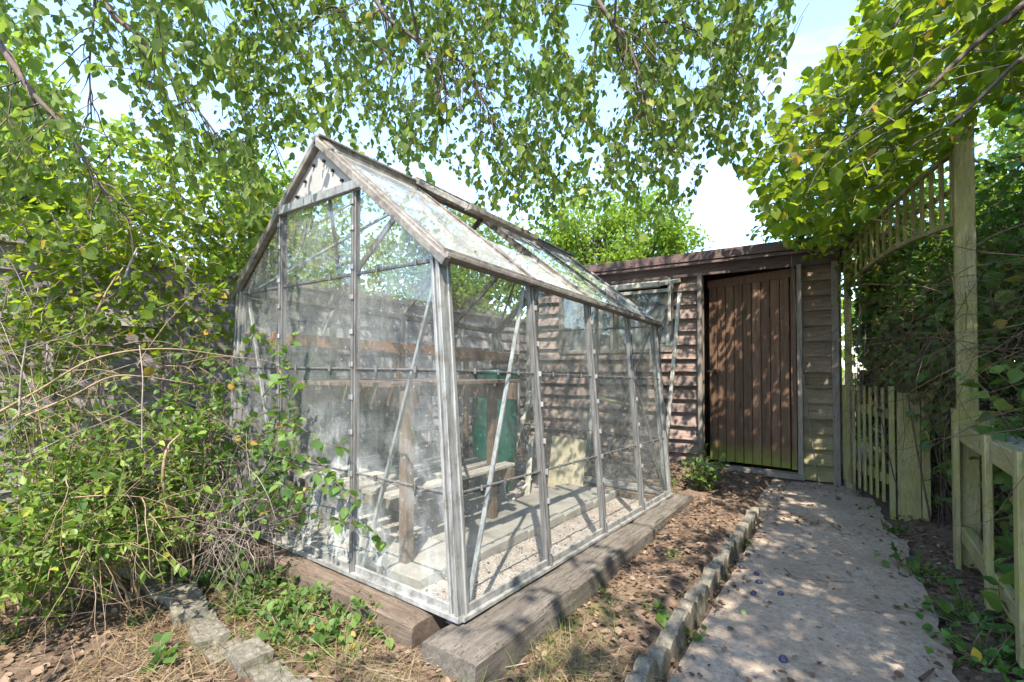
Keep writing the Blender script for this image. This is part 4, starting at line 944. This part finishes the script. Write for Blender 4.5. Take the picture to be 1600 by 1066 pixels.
# strands that hang in view
cnt = 0
while cnt < 2500:
    x = ru(-120, 1240); y = ru(-260, 430) if x < 420 else ru(-260, 400)
    if y > interp(x, LOW): continue
    d = ru(1.9, 3.4) if x < 420 else (ru(2.6, 4.6) if x < 880 else ru(2.5, 3.9))
    e = P(x, y, d)
    if noise.noise(e * 1.7 + Vector((3, 1, 7))) < -.22: continue
    if d < 2.4 and random.random() < .6: continue
    if x < 300 and random.random() < .45: continue
    cnt += 1; hang_strand(e, ru(.25, .6), size=ru(.042, .062))
# crown above and behind the photographer
for i in range(330):
    e = Vector((ru(-4.8, .6), ru(-3.0, 4.6), ru(2.9, 4.6)))
    a = px_of(e)
    if a and -100 < a[0] < 1700 and a[1] > -200: continue
    if noise.noise(e * 1.1) < -.02 or sun_gap(e): continue
    hang_strand(e, ru(.4, 1.0), size=.055, step=.05)
lc.build('crown', M['l_birch'], bt); tw.build('twigs', M['twig_dark'], bt)

# ---- broadleaf tree at the right, its boughs reaching in over the trellis
random.seed(33)
rt = empty('broadleaf_tree', (1.75, 2.3, 0), 'large leaved tree at the right whose yellow green boughs reach over the trellis arch', 'tree')
tr = MB(); tr.tube(curve_pts([(1.75, 2.3, -.1), (1.72, 2.35, 1.0), (1.8, 2.5, 2.0), (1.7, 2.8, 3.2), (1.5, 3.0, 4.3)], 5), .10, .03, 10); tr.build('trunk', M['bark'], rt)
br = MB(); rl_ = []
for lst, r_ in (([(1700, -120, 2.3), (1600, 5, 2.35), (1540, 55, 2.4), (1480, 110, 2.45), (1440, 150, 2.5), (1400, 185, 2.6), (1345, 215, 2.7), (1290, 240, 2.8)], .016),
                ([(1720, 20, 2.2), (1600, 90, 2.25), (1545, 140, 2.3), (1490, 190, 2.35), (1430, 225, 2.4), (1370, 280, 2.6)], .012),
                ([(1500, -150, 2.9), (1420, 0, 2.9), (1390, 50, 2.9), (1340, 110, 3.0), (1290, 170, 3.1), (1240, 200, 3.2), (1200, 215, 3.3)], .010),
                ([(1700, -60, 3.0), (1560, 30, 3.0), (1470, 80, 3.1), (1400, 110, 3.2), (1340, 160, 3.3)], .012),
                ([(1660, 60, 2.6), (1540, 110, 2.6), (1480, 150, 2.7), (1380, 240, 2.9), (1300, 320, 3.1)], .009)):
    c = curve_pts([(1.76, 2.55, 2.3), (1.5, 2.6, 2.9)] + [P(*q) for q in lst], 5); br.tube(c, r_ * 1.6, .003, 6); rl_.append(c)
for q in [(1.0, .4, 3.6), (.8, 1.4, 3.9), (1.4, -.8, 3.4), (2.2, 3.8, 3.6), (1.2, 4.2, 3.8), (2.6, 1.2, 3.4), (.7, -.4, 3.2)]:
    c = curve_pts([(1.72, 2.7, 2.9), Vector((1.72, 2.7, 3.1)).lerp(Vector(q), .5) + Vector((0, 0, .3)), q], 6); br.tube(c, .03, .006, 6); rl_.append(c)
UP = [(1150, 330), (1165, 235), (1185, 195), (1230, 150), (1270, 100), (1330, 62), (1352, 0), (1372, -60), (1700, -300)]
DN = [(1150, 270), (1180, 300), (1210, 385), (1300, 390), (1330, 350), (1400, 290), (1480, 230), (1540, 185), (1700, 160)]
def right_ok(q):
    a = px_of(q)
    if a is None or a[0] > 1640: return True
    x, y, d = a
    if x < 1158: return y < -40 and False
    up = interp(x, UP); dn = interp(x, DN)
    if y < up - 8 + 14 * noise.noise(Vector((x * .05, y * .05, 0))): return y < -40 and x > 1250
    return y < dn + 30 * noise.noise(Vector((x * .03, y * .02, 5)))
lc = LC(); tw = MB(); cnt = 0
while cnt < 900:
    x = ru(1160, 1680); y = ru(-120, 440)
    if y < interp(x, UP) or y > interp(x, DN): continue
    d = ru(2.35, 4.2) if x > 1300 else ru(2.8, 4.6)
    p = P(x, y, d); cnt += 1
    dr = Vector((ru(-1, .2), ru(-.8, .6), ru(-.5, .35)))
    pts = strand(p - dr.normalized() * .2, dr, ru(.25, .6), 5, .10, .15)
    if all(right_ok(q) and not too_near(q) for q in pts): tw.tube(pts, .003, .0012, 3)
    leaves_on(lc, pts, .055, ru(.065, .100), hang=.35, spread=.9, jit=.3, w_=1.0, block=lambda q: in_shed(q) or not right_ok(q) or too_near(q, 1.3))
for i in range(750):
    e = Vector((ru(.05, 3.2), ru(-2.6, 5.6), ru(2.5, 4.2)))
    a = px_of(e)
    if a and -100 < a[0] < 1640 and a[1] > -150: continue
    if sun_gap(e): continue
    pts = strand(e, rv() + Vector((0, 0, -.2)), ru(.3, .7), 4, .1, .2); tw.tube(pts, .004, .001, 3)
    leaves_on(lc, pts, .05, .09, hang=.4, block=lambda q: too_near(q, 1.3) or not right_ok(q))
for i in range(760):  # unseen foliage added up the sun's direction to shade the path
    z = ru(3.3, 6.0); k = z / SUN.z; e = Vector((ru(-.62, .45) + SUN.x * k, ru(.2, 5.6) + SUN.y * k, z))
    a = px_of(e)
    if a and -100 < a[0] < 1700 and a[1] > -200: continue
    if sun_gap(e): continue
    pts = strand(e, rv() + Vector((0, 0, -.2)), ru(.3, .6), 4, .1, .2); tw.tube(pts, .004, .001, 3); leaves_on(lc, pts, .035, .075, hang=.4)
for q in [(2.2, .2, 4.6), (2.0, -1.2, 4.9), (1.8, 1.6, 4.8), (2.8, -2.4, 4.6), (2.3, 2.6, 5.2)]:
    br.tube(curve_pts([(1.6, 2.9, 3.8), Vector((1.6, 2.9, 4.2)).lerp(Vector(q), .5) + Vector((0, 0, .3)), q], 6), .03, .006, 6)
lc.build('crown', M['l_big'], rt); br.build('branches', M['bark'], rt); tw.build('twigs', M['twig_grey'], rt)

# ---- generic shrub: stems from the ground with side shoots and leaves
def shrub(name, base, label, cat, lm, tm, regions, size, step, n_stems, hang=.2, shape='full', group=None, ok=None, w_=1.0, tr_=.004, r_len=(.25, .6), dr=None, wig=.25):
    """regions: list of (center, radii, shoots)"""
    root = empty(name, base, label, cat, group); lc = LC(); tw = MB(); base = Vector(base)
    for c, rad, shoots in regions:
        c = Vector(c)
        for i in range(shoots):
            v = rv(ru(.2, 1) ** .5); p = c + Vector((v.x * rad[0], v.y * rad[1], v.z * rad[2]))
            if p.z < .02 or solid(p): continue
            d = Vector(dr) + rv(.8) if dr else (v * .8 + rv(.7) + Vector((0, 0, .25)))
            pts = strand(p, d, ru(*r_len), 5, .05, wig)
            if ok and not all(ok(q) for q in pts): continue
            if any(solid(q) for q in pts) or any(too_near(q, .9) for q in pts): continue
            tw.tube(pts, tr_ * .6, tr_ * .25, 3)
            leaves_on(lc, pts, step, size, hang=hang, w_=w_, block=lambda q: solid(q) or too_near(q, 1.0) or (ok is not None and not ok(q)))
    allc = [(Vector(c), r) for c, r, s_ in regions]
    for i in range(n_stems):
        c, rad = random.choice(allc); v = rv(.8); e = c + Vector((v.x * rad[0], v.y * rad[1], v.z * rad[2]))
        b = base + Vector((ru(-.15, .15), ru(-.15, .15), 0)); b = b.lerp(Vector((e.x, e.y, b.z)), ru(.2, .7)); b.z = 0
        pts = curve_pts([b, b.lerp(e, .5) + rv(.08) + Vector((0, 0, .1)), e], 5)
        if any(in_gh(q) for q in pts) or any(too_near(q, .8) for q in pts): continue
        tw.tube(pts, tr_ * 1.5, tr_ * .5, 4)
    tw.build('stems', tm, root)
    if lc.p: lc.build('foliage', lm, root, shape)
    return root

# ---- left side thicket
random.seed(44)
shrub('privet_shrub', (-2.75, 1.05, 0), 'leafy green shrub crowding the ground left of the greenhouse, before the fence', 'shrub', M['l_privet'], M['twig_tan'],
      [(P(150, 790, 2.0), (.34, .3, .16), 230), (P(280, 700, 2.3), (.22, .26, .16), 110), (P(60, 860, 1.9), (.3, .26, .12), 190), (P(250, 800, 2.3), (.22, .2, .12), 70)], .042, .019, 30, hang=.1, r_len=(.10, .28), w_=.66)
shrub('privet_shrub', (-2.9, .55, 0), 'leafy shrub at the far left edge under the dry tangled stems', 'shrub', M['l_privet'], M['twig_tan'],
      [(P(20, 560, 2.2), (.3, .3, .25), 60), (P(10, 720, 2.0), (.3, .3, .2), 90), (P(100, 640, 2.4), (.3, .3, .18), 50)], .042, .022, 20, hang=.15, r_len=(.12, .3), w_=.66)
shrub('hazel_shrub', (-3.25, 1.3, 0), 'tall shrub with larger yellow green leaves arching in front of the grey fence', 'shrub', M['l_big'], M['twig_grey'],
      [(P(60, 420, 2.3), (.3, .3, .18), 60), (P(200, 420, 2.6), (.32, .3, .14), 55), (P(310, 470, 2.8), (.25, .25, .18), 36), (P(90, 340, 2.4), (.4, .3, .2), 44), (P(250, 360, 2.7), (.4, .3, .14), 50), (P(400, 400, 3.1), (.2, .25, .10), 26), (P(330, 370, 2.9), (.35, .3, .12), 60), (P(150, 500, 2.5), (.4, .3, .1), 40), (P(60, 520, 2.4), (.3, .3, .1), 40), (P(320, 540, 2.8), (.2, .2, .12), 24)], .052, .038, 16, hang=.4, r_len=(.15, .4))
shrub('bramble', (-2.75, 1.15, 0), 'bramble with fresh green leaves climbing across the left corner of the greenhouse', 'bramble', M['l_bramble'], M['twig_dark'],
      [(P(385, 650, 2.4), (.14, .14, .16), 26), (P(345, 560, 2.6), (.18, .2, .14), 16), (P(425, 770, 2.2), (.10, .08, .10), 18), (P(395, 720, 2.35), (.14, .14, .14), 26), (P(310, 640, 2.5), (.2, .2, .14), 16)], .048, .036, 14, hang=.2, r_len=(.12, .35))
# long runners in front of the glass
rb = empty('bramble', (-2.35, 1.2, 0), 'long thin bramble runners trailing over the gable glass', 'bramble'); lc = LC(); tw = MB()
for lst in ([(440, 850, 2.32), (425, 740, 2.3), (432, 640, 2.3), (445, 560, 2.3), (462, 520, 2.3)], [(400, 760, 2.35), (450, 735, 2.25), (500, 740, 2.12), (545, 770, 2.05), (560, 790, 2.02)],
            [(420, 790, 2.3), (445, 690, 2.28), (450, 600, 2.28)], [(380, 560, 2.5), (400, 520, 2.5), (425, 540, 2.45), (455, 575, 2.35)], [(430, 830, 2.3), (470, 800, 2.2), (520, 815, 2.1), (580, 830, 1.98), (600, 850, 1.95)],
            [(400, 700, 2.4), (450, 660, 2.3), (500, 690, 2.15), (540, 700, 2.1)], [(410, 620, 2.45), (440, 590, 2.35), (470, 610, 2.25)], [(420, 760, 2.3), (470, 710, 2.2), (520, 745, 2.1), (545, 800, 2.04)], [(395, 730, 2.35), (450, 770, 2.2), (490, 765, 2.12), (530, 760, 2.08)]):
    pts = curve_pts([P(*q) for q in lst], 5)
    pts = [q if q.y < GY0 - .05 or q.x < GX0 - .1 else Vector((q.x, GY0 - .07, q.z)) for q in pts]
    tw.tube(pts, .003, .0015, 4); leaves_on(lc, pts, .026, .052, hang=.15, block=in_gh)
tw.build('stems', M['twig_dark'], rb); lc.build('foliage', M['l_bramble'], rb)

# dry tangled stems
random.seed(55)
def tangle(name, loc, label, m, items, r0, r1, cat='dead stems'):
    b = MB()
    for (c, rad, n_, ln, dr, droop, wg) in items:
        for i in range(n_):
            v = rv(rnd() ** .5); p = Vector(c) + Vector((v.x * rad[0], v.y * rad[1], v.z * rad[2])); d = Vector(dr) + rv(.7)
            pts = strand(p, d, ru(*ln), 7, droop, wg)
            pts = [q if q.z > gz(q.x, q.y) else Vector((q.x, q.y, gz(q.x, q.y) + .01)) for q in pts]
            if any(in_gh(q, .02) or too_near(q, .75) for q in pts): continue
            b.tube(pts, ru(r0, r1), r0 * .5, 4)
            if rnd() < .8:
                for q in (2, 3, 4, 5):
                    s_ = strand(pts[q], (pts[q] - pts[q - 1]) + rv((pts[q] - pts[q - 1]).length * 1.2), ru(.08, .3), 4, .04, .25)
                    if not any(in_gh(z_) or too_near(z_, .8) for z_ in s_): b.tube(s_, r0 * .7, r0 * .3, 3)
    return tag(b.build(name, m), label, cat)
tangle('dry_stems', None, 'pale tan dead stems arching through the bushes on the left', M['twig_tan'],
       [(P(60, 600, 2.1), (.3, .3, .35), 16, (.25, .6), (.5, .4, .1), .06, .22), (P(180, 560, 2.3), (.35, .3, .2), 13, (.25, .6), (.6, .4, .05), .08, .22), (P(330, 560, 2.4), (.3, .25, .2), 16, (.3, .7), (.4, .2, -.3), .1, .2), (P(140, 800, 1.8), (.25, .25, .18), 16, (.3, .6), (.6, .2, -.5), .08, .2)], .0010, .0026)
tangle('dry_stems', None, 'pinkish grey dead twigs piled between the bramble and the broken edging blocks', M['twig_grey'],
       [(P(375, 770, 2.2), (.18, .15, .18), 34, (.15, .4), (.1, -.1, .3), .02, .25), (P(20, 620, 1.8), (.12, .2, .4), 12, (.3, .7), (.2, 0, .8), .02, .1), (P(350, 835, 2.1), (.2, .12, .05), 26, (.15, .3), (.5, -.2, 0), .02, .22)], .0012, .0026)
def bigstem(lst, r0, r1, label, m, nm='arching_stem'):
    b = MB(); b.tube(curve_pts([P(*q) for q in lst], 6), r0, r1, 7); tag(b.build(nm, m), label, 'stem')
bigstem([(-30, 660, 1.9), (60, 610, 1.95), (150, 560, 2.0), (260, 545, 2.1), (380, 560, 2.3)], .006, .002, 'thick tan stem arching to the right through the left bushes', M['twig_tan'])
bigstem([(40, 650, 1.9), (110, 620, 1.95), (170, 590, 2.0), (220, 588, 2.05), (300, 600, 2.2)], .0045, .002, 'lower tan stem arching beneath the thick one in the left bushes', M['twig_tan'])
bigstem([(352, 890, 2.5), (300, 835, 2.25), (265, 790, 2.05), (255, 740, 1.95), (262, 700, 1.98), (282, 678, 2.0)], .010, .004, 'bare orange brown stem curving up from the dry twigs beside the broken edging', M['twig_tan'])
bigstem([(190, 462, 2.3), (200, 420, 2.3), (218, 382, 2.3)], .006, .005, 'broken bleached branch poking up in front of the fence', M['grey_plank'])
bigstem([(150, 490, 2.2), (170, 450, 2.2), (195, 415, 2.25)], .005, .003, 'short pale branch leaning beside the bleached one', M['twig_tan'])
bigstem([(222, 700, 2.0), (222, 640, 2.0), (223, 590, 2.0), (218, 540, 2.05)], .003, .002, 'straight reddish dead stalk standing in the left bushes', M['twig_grey'])
bigstem([(30, 650, 1.8), (33, 590, 1.8), (42, 530, 1.8)], .004, .003, 'straight pale dead stalk at the far left', M['twig_grey'])

# ---- hedge and brambles on the right
random.seed(66)
def behind_rail(q):
    if q.y > 3.55: 
        f_ = (q.y - 3.55) / 2.1
        return q.x > RX + .12 - .42 * min(1, f_) - (.05 if q.z > 1 else 0)
    return q.x > RX + .06
def hedge_ok(q):
    return behind_rail(q) and (q.z < 2.5)
hd = []
for yy in (1.3, 2.0, 2.7, 3.4, 4.1, 4.8, 5.5):
    for zz in (.45, 1.1, 1.75, 2.3): hd.append(((RX + .80 - .12 * max(0, yy - 3.5), yy, zz), (.50, .55, .42), 90))
for yy, xx in ((5.9, .45), (6.3, .35), (6.6, .8), (5.6, .75)):
    for zz in (.5, 1.1, 1.7, 2.2): hd.append(((xx, yy, zz), (.30, .3, .4), 90))
shrub('hedge', (1.2, 3.3, 0), 'dark overgrown hedge behind the railing and the trellis arch on the right', 'hedge', M['l_dark'], M['twig_dark'], hd, .055, .034, 260, hang=.4, ok=hedge_ok, tr_=.006)
shrub('hedge', (1.9, 3.6, 0), 'deeper dark hedge mass farther back on the right', 'hedge', M['l_dark'], M['twig_dark'],
      [((-.35, 8.7, z_), (.5, .4, .45), 110) for z_ in (.5, 1.3, 2.1, 2.6)] + [((.28, y_, z_), (.28, .4, .45), 80) for y_ in (6.0, 6.8, 7.6, 8.4) for z_ in (.4, 1.2, 2.0, 2.5)] + [((1.75, y_, z_), (.4, .6, .5), 130) for y_ in (1.6, 2.5, 3.4, 4.3, 5.2, 6.2) for z_ in (.5, 1.3, 2.1, 2.9)], .075, .04, 60, hang=.4, tr_=.006)
tangle('dead_vine', None, 'brown tangle of dead vine stems hanging below the trellis arch', M['dead_vine'],
       [((.62 - .08 * k, 3.6 + .3 * k, 1.35), (.22, .3, .6), 40, (.3, .9), (-.1, .1, -.3), .1, .25) for k in range(7)], .0012, .0030)
tangle('dead_vine', None, 'brown dead stems tangled in the hedge right of the tall post', M['dead_vine'],
       [((.8, y_, 1.2), (.2, .4, .8), 50, (.3, .9), (-.1, .2, -.2), .05, .25) for y_ in (2.0, 2.6, 3.1)], .0012, .0030)
def front_ok(q): return behind_rail(q + Vector((.10, 0, 0)))
shrub('bramble', (.55, 4.7, 0), 'green bramble leaves hanging from the hedge between the gate and the tall post', 'bramble', M['l_bramble'], M['twig_dark'],
      [(P(1370, 530, 4.0), (.25, .4, .25), 150), (P(1440, 500, 3.6), (.2, .3, .3), 110), (P(1400, 620, 3.7), (.2, .3, .15), 100), (P(1455, 620, 3.3), (.12, .2, .2), 60), (P(1345, 450, 4.4), (.2, .3, .15), 60), (P(1460, 760, 3.1), (.1, .15, .2), 24), (P(1560, 420, 3.0), (.15, .3, .25), 60), (P(1570, 560, 2.8), (.12, .25, .2), 50)], .062, .036, 18, hang=.5, ok=front_ok)
# climber draped on the shed's corner
def cl_ok(q):
    a = px_of(q); return a is not None and a[0] > 1165 and a[1] < interp(a[0], [(1165, 405), (1230, 425), (1270, 460), (1300, 520), (1330, 700)]) and not in_shed(q)
shrub('climber', (.05, 5.55, 0), 'sunlit climbing plant spilling over the right end of the shed roof', 'climber', M['l_big'], M['twig_grey'],
      [((-.25, 5.5, 2.42), (.28, .3, .12), 70), ((.1, 5.45, 2.3), (.2, .3, .28), 70), ((-.6, 5.6, 2.60), (.25, .3, .12), 50), ((.0, 5.9, 2.75), (.5, .4, .25), 90), ((.12, 5.42, 1.7), (.06, .1, .3), 14)], .062, .036, 8, hang=.5, ok=cl_ok)
# bramble arching over the railing, close to the camera
shrub('bramble', (.85, 1.9, 0), 'large fresh bramble leaves reaching over the railing at the right edge', 'bramble', M['l_bramble'], M['twig_dark'],
      [(P(1590, 640, 2.3), (.12, .2, .12), 24), (P(1600, 750, 2.0), (.10, .15, .15), 20), (P(1590, 900, 1.9), (.10, .15, .12), 34), (P(1570, 1000, 1.8), (.1, .12, .08), 26), (P(1600, 560, 2.6), (.15, .2, .15), 20)], .085, .05, 6, hang=.35, ok=lambda q: q.x > RX - .05)
sp = empty('bramble', (.7, 2.2, 0), 'light green leafy shoot crossing in front of the tall post', 'bramble'); lc = LC(); tw = MB()
for lst in ([(1600, 700, 2.2), (1560, 640, 2.2), (1530, 600, 2.25), (1490, 577, 2.3)], [(1620, 640, 2.2), (1580, 600, 2.25), (1540, 570, 2.3)]):
    pts = curve_pts([P(*q) for q in lst], 4); tw.tube(pts, .003, .001, 4); leaves_on(lc, pts, .05, .075, hang=.1, spread=.6)
tw.build('stems', M['twig_tan'], sp); lc.build('foliage', M['l_privet'], sp)

# ---- trees beyond the fence and the shed
def tree(base, h, rad, label, n_clump, n_leaf, lm, size, name='background_tree', group='trees beyond the fence and shed', zc=.62):
    base = Vector(base); root = empty(name, base, label, 'tree', group)
    b = MB(); b.tube(curve_pts([base + Vector((0, 0, -.2)), base + Vector((.1, .1, h * .4)), base + Vector((0, .2, h * .8))], 5), h * .022 + .04, .03, 8)
    lc = LC(); cc = base + Vector((0, 0, h * zc))
    for i in range(n_clump):
        v = rv(ru(.35, 1)); c = cc + Vector((v.x * rad, v.y * rad, v.z * h * (1 - zc) * .95)); r_ = rad * ru(.16, .34)
        b.tube(curve_pts([base + Vector((0, 0, h * ru(.3, .7))), c], 3), .03, .008, 4)
        for k in range(n_leaf):
            v = rv(ru(.3, 1)); lc.leaf(c + Vector((v.x * r_ * 1.2, v.y * r_ * 1.2, v.z * r_)), rv() + Vector((0, 0, -.5)), rv() + Vector((0, 0, .8)), size * ru(.6, 1.2))
    b.build('trunk', M['bark'], root); lc.build('crown', lm, root, 'small'); return root
random.seed(77)
tree((-7.2, 1.0, 0), 4.7, 1.6, 'bright leafy tree beyond the fence at the far left', 75, 150, M['l_far'], .12)
tree((-7.8, 4.2, 0), 5.0, 1.7, 'bright leafy tree beyond the fence, just left of the white gable panel', 75, 150, M['l_far'], .12)
tree((-7.0, 7.6, 0), 4.9, 1.8, 'sunlit tree beyond the fence, seen through the gable glass', 75, 150, M['l_far'], .12)
tree((-5.2, 10.8, 0), 6.3, 2.1, 'sunlit round tree behind the left end of the shed', 90, 150, M['l_far'], .13)
tree((-3.9, 10.6, 0), 5.4, 1.4, 'bright green bushy tree rising behind the shed roof', 90, 150, M['l_far'], .11)
tree((1.3, 11.0, 0), 4.3, 1.2, 'thin leaved tree top showing over the shed roof by the climber', 26, 60, M['l_far'], .10)
tree((2.2, 8.2, 0), 5.2, 1.7, 'sunlit tree behind the right end of the shed', 90, 150, M['l_far'], .12)
tree((4.3, 5.6, 0), 6.0, 2.0, 'tall tree beyond the hedge at the right', 75, 150, M['l_far'], .12)
tree((-9.5, -1.0, 0), 6.5, 2.2, 'tree beyond the fence outside the left edge of the view', 40, 90, M['l_far'], .15)
tree((4.6, 1.5, 0), 6.5, 2.2, 'tree outside the right edge of the view', 50, 90, M['l_far'], .15)
far = LC()
for i in range(9000):
    a = ru(-.5, 3.6); d = ru(14, 22); c = Vector((math.cos(a) * d - 1, math.sin(a) * d, 0)); c.z = max(0, rnd() ** .8 * (3.2 + 1.3 * noise.noise(Vector((a * 4, 0, 0)))))
    far.leaf(c, rv(), rv() + Vector((0, 0, .6)), ru(.3, .6))
tag(far.build('distant_trees', M['l_far'], None, 'small'), 'line of distant foliage beyond the garden', 'distant trees', kind='stuff')

# ---- low plants
random.seed(88)
def lowplant(name, c, rad, h, n_, size, m, label, cat='weed', group=None, tm='twig_tan', up=None):
    root = empty(name, (c.x, c.y, gz(c.x, c.y)), label, cat, group); lc = LC(); tw = MB()
    for i in range(n_):
        a = ru(0, 6.28); d = Vector((math.cos(a), math.sin(a), ru(.3, 1.6) if up is None else ru(*up))); b = Vector((c.x + ru(-.3, .3) * rad, c.y + ru(-.3, .3) * rad, gz(c.x, c.y) - .005))
        pts = strand(b, d, ru(.5, 1.1) * max(rad, h), 5, .12, .18)
        pts = [q if q.z > gz(q.x, q.y) + .008 else Vector((q.x, q.y, gz(q.x, q.y) + .012)) for q in pts]
        if any(in_gh(q, .01) for q in pts): continue
        tw.tube(pts, .0022, .001, 3); leaves_on(lc, pts, size * .7, size, hang=-.05, block=in_gh)
    if not lc.p: lc.leaf(c, (1, 0, 0), (0, 0, 1), size)
    tw.build('stems', M[tm], root); lc.build('leaves', m, root); return root
lowplant('weed', PG(1100, 772), .26, .38, 46, .052, M['l_bramble'], 'bushy knee high weed beside the far corner of the greenhouse', 'weed', up=(1.2, 5))
lowplant('weed', PG(1040, 778), .08, .22, 8, .030, M['l_privet'], 'small upright weed against the greenhouse corner post beside the bushy weed', 'weed', up=(2, 6))
lowplant('weed', PG(1400, 830), .12, .12, 10, .036, M['l_bramble'], 'weed at the foot of the broad gate post', 'weed')
lowplant('weed', PG(1440, 900), .20, .18, 26, .045, M['l_bramble'], 'spreading weed at the foot of the tall trellis post', 'weed')
lowplant('weed', PG(1500, 970), .20, .14, 26, .042, M['l_bramble'], 'weed patch at the right edge of the path before the railing', 'weed')
lowplant('weed', PG(1545, 1040), .20, .14, 24, .045, M['l_dark'], 'dark ivy like weed under the railing at the bottom right', 'weed')
lowplant('weed', PG(1330, 760), .10, .16, 9, .032, M['l_bramble'], 'small weed growing at the foot of the picket gate near the shed', 'weed')
lowplant('weed', PG(1362, 795), .10, .14, 9, .032, M['l_bramble'], 'small weed growing at the foot of the picket gate near its latch', 'weed')
lowplant('weed', PG(1275, 742), .09, .08, 8, .04, M['l_bramble'], 'flat weed under the shed wall right of the threshold', 'weed')
lowplant('weed', PG(1160, 850), .10, .08, 9, .035, M['l_bramble'], 'leafy weed leaning over the edging blocks halfway down the row', 'weed')
lowplant('weed', PG(1120, 905), .05, .05, 5, .03, M['l_bramble'], 'tiny weed in the soil bed left of the edging blocks', 'weed')
lowplant('weed', PG(1060, 1000), .09, .12, 8, .04, M['l_privet'], 'upright weed beside the edging blocks near the bottom edge', 'weed')
lowplant('weed', PG(930, 935), .05, .05, 5, .028, M['l_bramble'], 'tiny weed in the soil bed close to the long sleeper', 'weed')
lowplant('weed', PG(1030, 970), .06, .05, 6, .03, M['l_bramble'], 'small flat weed in the middle of the soil bed', 'weed')
lowplant('weed', PG(1050, 880), .06, .05, 6, .03, M['l_bramble'], 'small weed by the far half of the long sleeper', 'weed')
lowplant('weed', PG(560, 985), .13, .12, 16, .034, M['l_bramble'], 'dark green weed growing against the gable end sleeper', 'weed')
lowplant('weed', PG(105, 985), .08, .06, 7, .035, M['l_bramble'], 'small weed on the bare soil at lower left', 'weed')
lowplant('weed', PG(215, 1005), .05, .04, 5, .03, M['l_bramble'], 'tiny weed on the bare soil right of the pale dry stick', 'weed')
lowplant('weed', PG(10, 1035), .07, .07, 6, .038, M['l_bramble'], 'weed at the bottom left corner', 'weed')
lowplant('weed', PG(250, 1070), .08, .06, 8, .045, M['l_bramble'], 'broad leaved weed at the bottom edge before the broken edging', 'weed')
for (x, y) in ((580, 960), (510, 930), (450, 1000), (380, 960), (300, 870), (480, 900), (540, 950), (600, 985), (330, 920), (430, 905), (470, 930), (400, 930), (370, 905), (500, 955), (350, 880), (310, 895), (440, 965), (520, 1000), (395, 885), (455, 885)):
    lowplant('ground_weed', PG(x, y, .06), .17, .13, 34, .036, M['l_bramble'], 'low small leaved weed in the patch between the broken edging and the gable end sleeper', 'weed', 'low weeds before the gable end')
# foliage fringe under the left bushes
shrub('ivy', (-2.6, .9, 0), 'trailing ivy at the foot of the left bushes over the start of the broken edging', 'ivy', M['l_bramble'], M['twig_tan'],
      [(PG(250, 880) + Vector((0, 0, .05)), (.2, .2, .05), 30), (PG(330, 870) + Vector((0, 0, .05)), (.22, .15, .06), 34), (PG(100, 930) + Vector((0, 0, .08)), (.25, .2, .08), 40)], .036, .03, 4, hang=0)
# dead grass, leaf litter, chips
def on_path(x, y): return -.68 < x < .33 and y < 5.6
gr = LC(); lt = LC(); gg = LC()
rc = random.Random(9)
def gdens(x, y): return noise.noise(Vector((x * 2.3, y * 2.3, 9)))
for i in range(24000):
    x = rc.uniform(-3.6, -.62); y = rc.uniform(-.1, 4.4) if rc.random() < .35 else rc.uniform(-.1, 1.7)
    if in_gh((x, y, .3), .26) and y > 1.2 and x < -.95: continue
    if (gdens(x, y) < -.08): continue
    if x < -2.6 and y > 1: continue
    a = rc.uniform(0, 6.28); ln = rc.uniform(.05, .20)
    gr.leaf((x, y, gz(x, y) + .002), (math.cos(a), math.sin(a), rc.uniform(.0, .35) ), (rc.uniform(-.5, .5), rc.uniform(-.5, .5), 1), ln, .45)
for i in range(1300):
    cx, cy = rc.choice(((-1.05, 1.05), (-.95, 2.0), (-1.5, .95), (-.85, 1.4), (-1.9, 1.0), (-1.0, 1.7)));
    x = rc.gauss(cx, .12); y = rc.gauss(cy, .15)
    if in_gh((x, y, .2), .2) or on_path(x, y): continue
    a = rc.uniform(0, 6.28); gg.leaf((x, y, gz(x, y)), (math.cos(a) * .6, math.sin(a) * .6, rc.uniform(.3, 1)), (rc.uniform(-1, 1), rc.uniform(-1, 1), .2), rc.uniform(.05, .14), .55)
for i in range(42000):
    x = rc.uniform(-3.6, 1.2); y = rc.uniform(-.2, 5.7)
    if in_gh((x, y, .2), .12): continue
    if on_path(x, y):
        ed = min(abs(x + .55), abs(x - .32), abs(y - 4.1) * .7, abs(y - 5.3) * .7, abs(y - 5.65) * .5)
        if rc.random() > math.exp(-ed * 22) * .6 + .03: continue
        z = .014
    else:
        if gdens(x + 7, y) < -.45: continue
        z = gz(x, y) + rc.uniform(.0, .014)
    lt.leaf((x, y, z), (rc.uniform(-1, 1), rc.uniform(-1, 1), rc.uniform(-.25, .35)), (rc.uniform(-.5, .5), rc.uniform(-.5, .5), 1), rc.uniform(.006, .036) if rc.random() < .9 else rc.uniform(.03, .045), .9)
tag(gr.build('dead_grass', M['grass_dry'], None, 'blade'), 'straw coloured dead grass lying on the soil', 'dead grass', kind='stuff')
tag(gg.build('grass', M['grass_green'], None, 'blade'), 'thin green grass tufts on the soil around the sleepers', 'grass', kind='stuff')
tag(lt.build('fallen_leaves', M['l_dead'], None, 'full'), 'brown fallen leaves scattered over soil and path', 'leaf litter', kind='stuff')
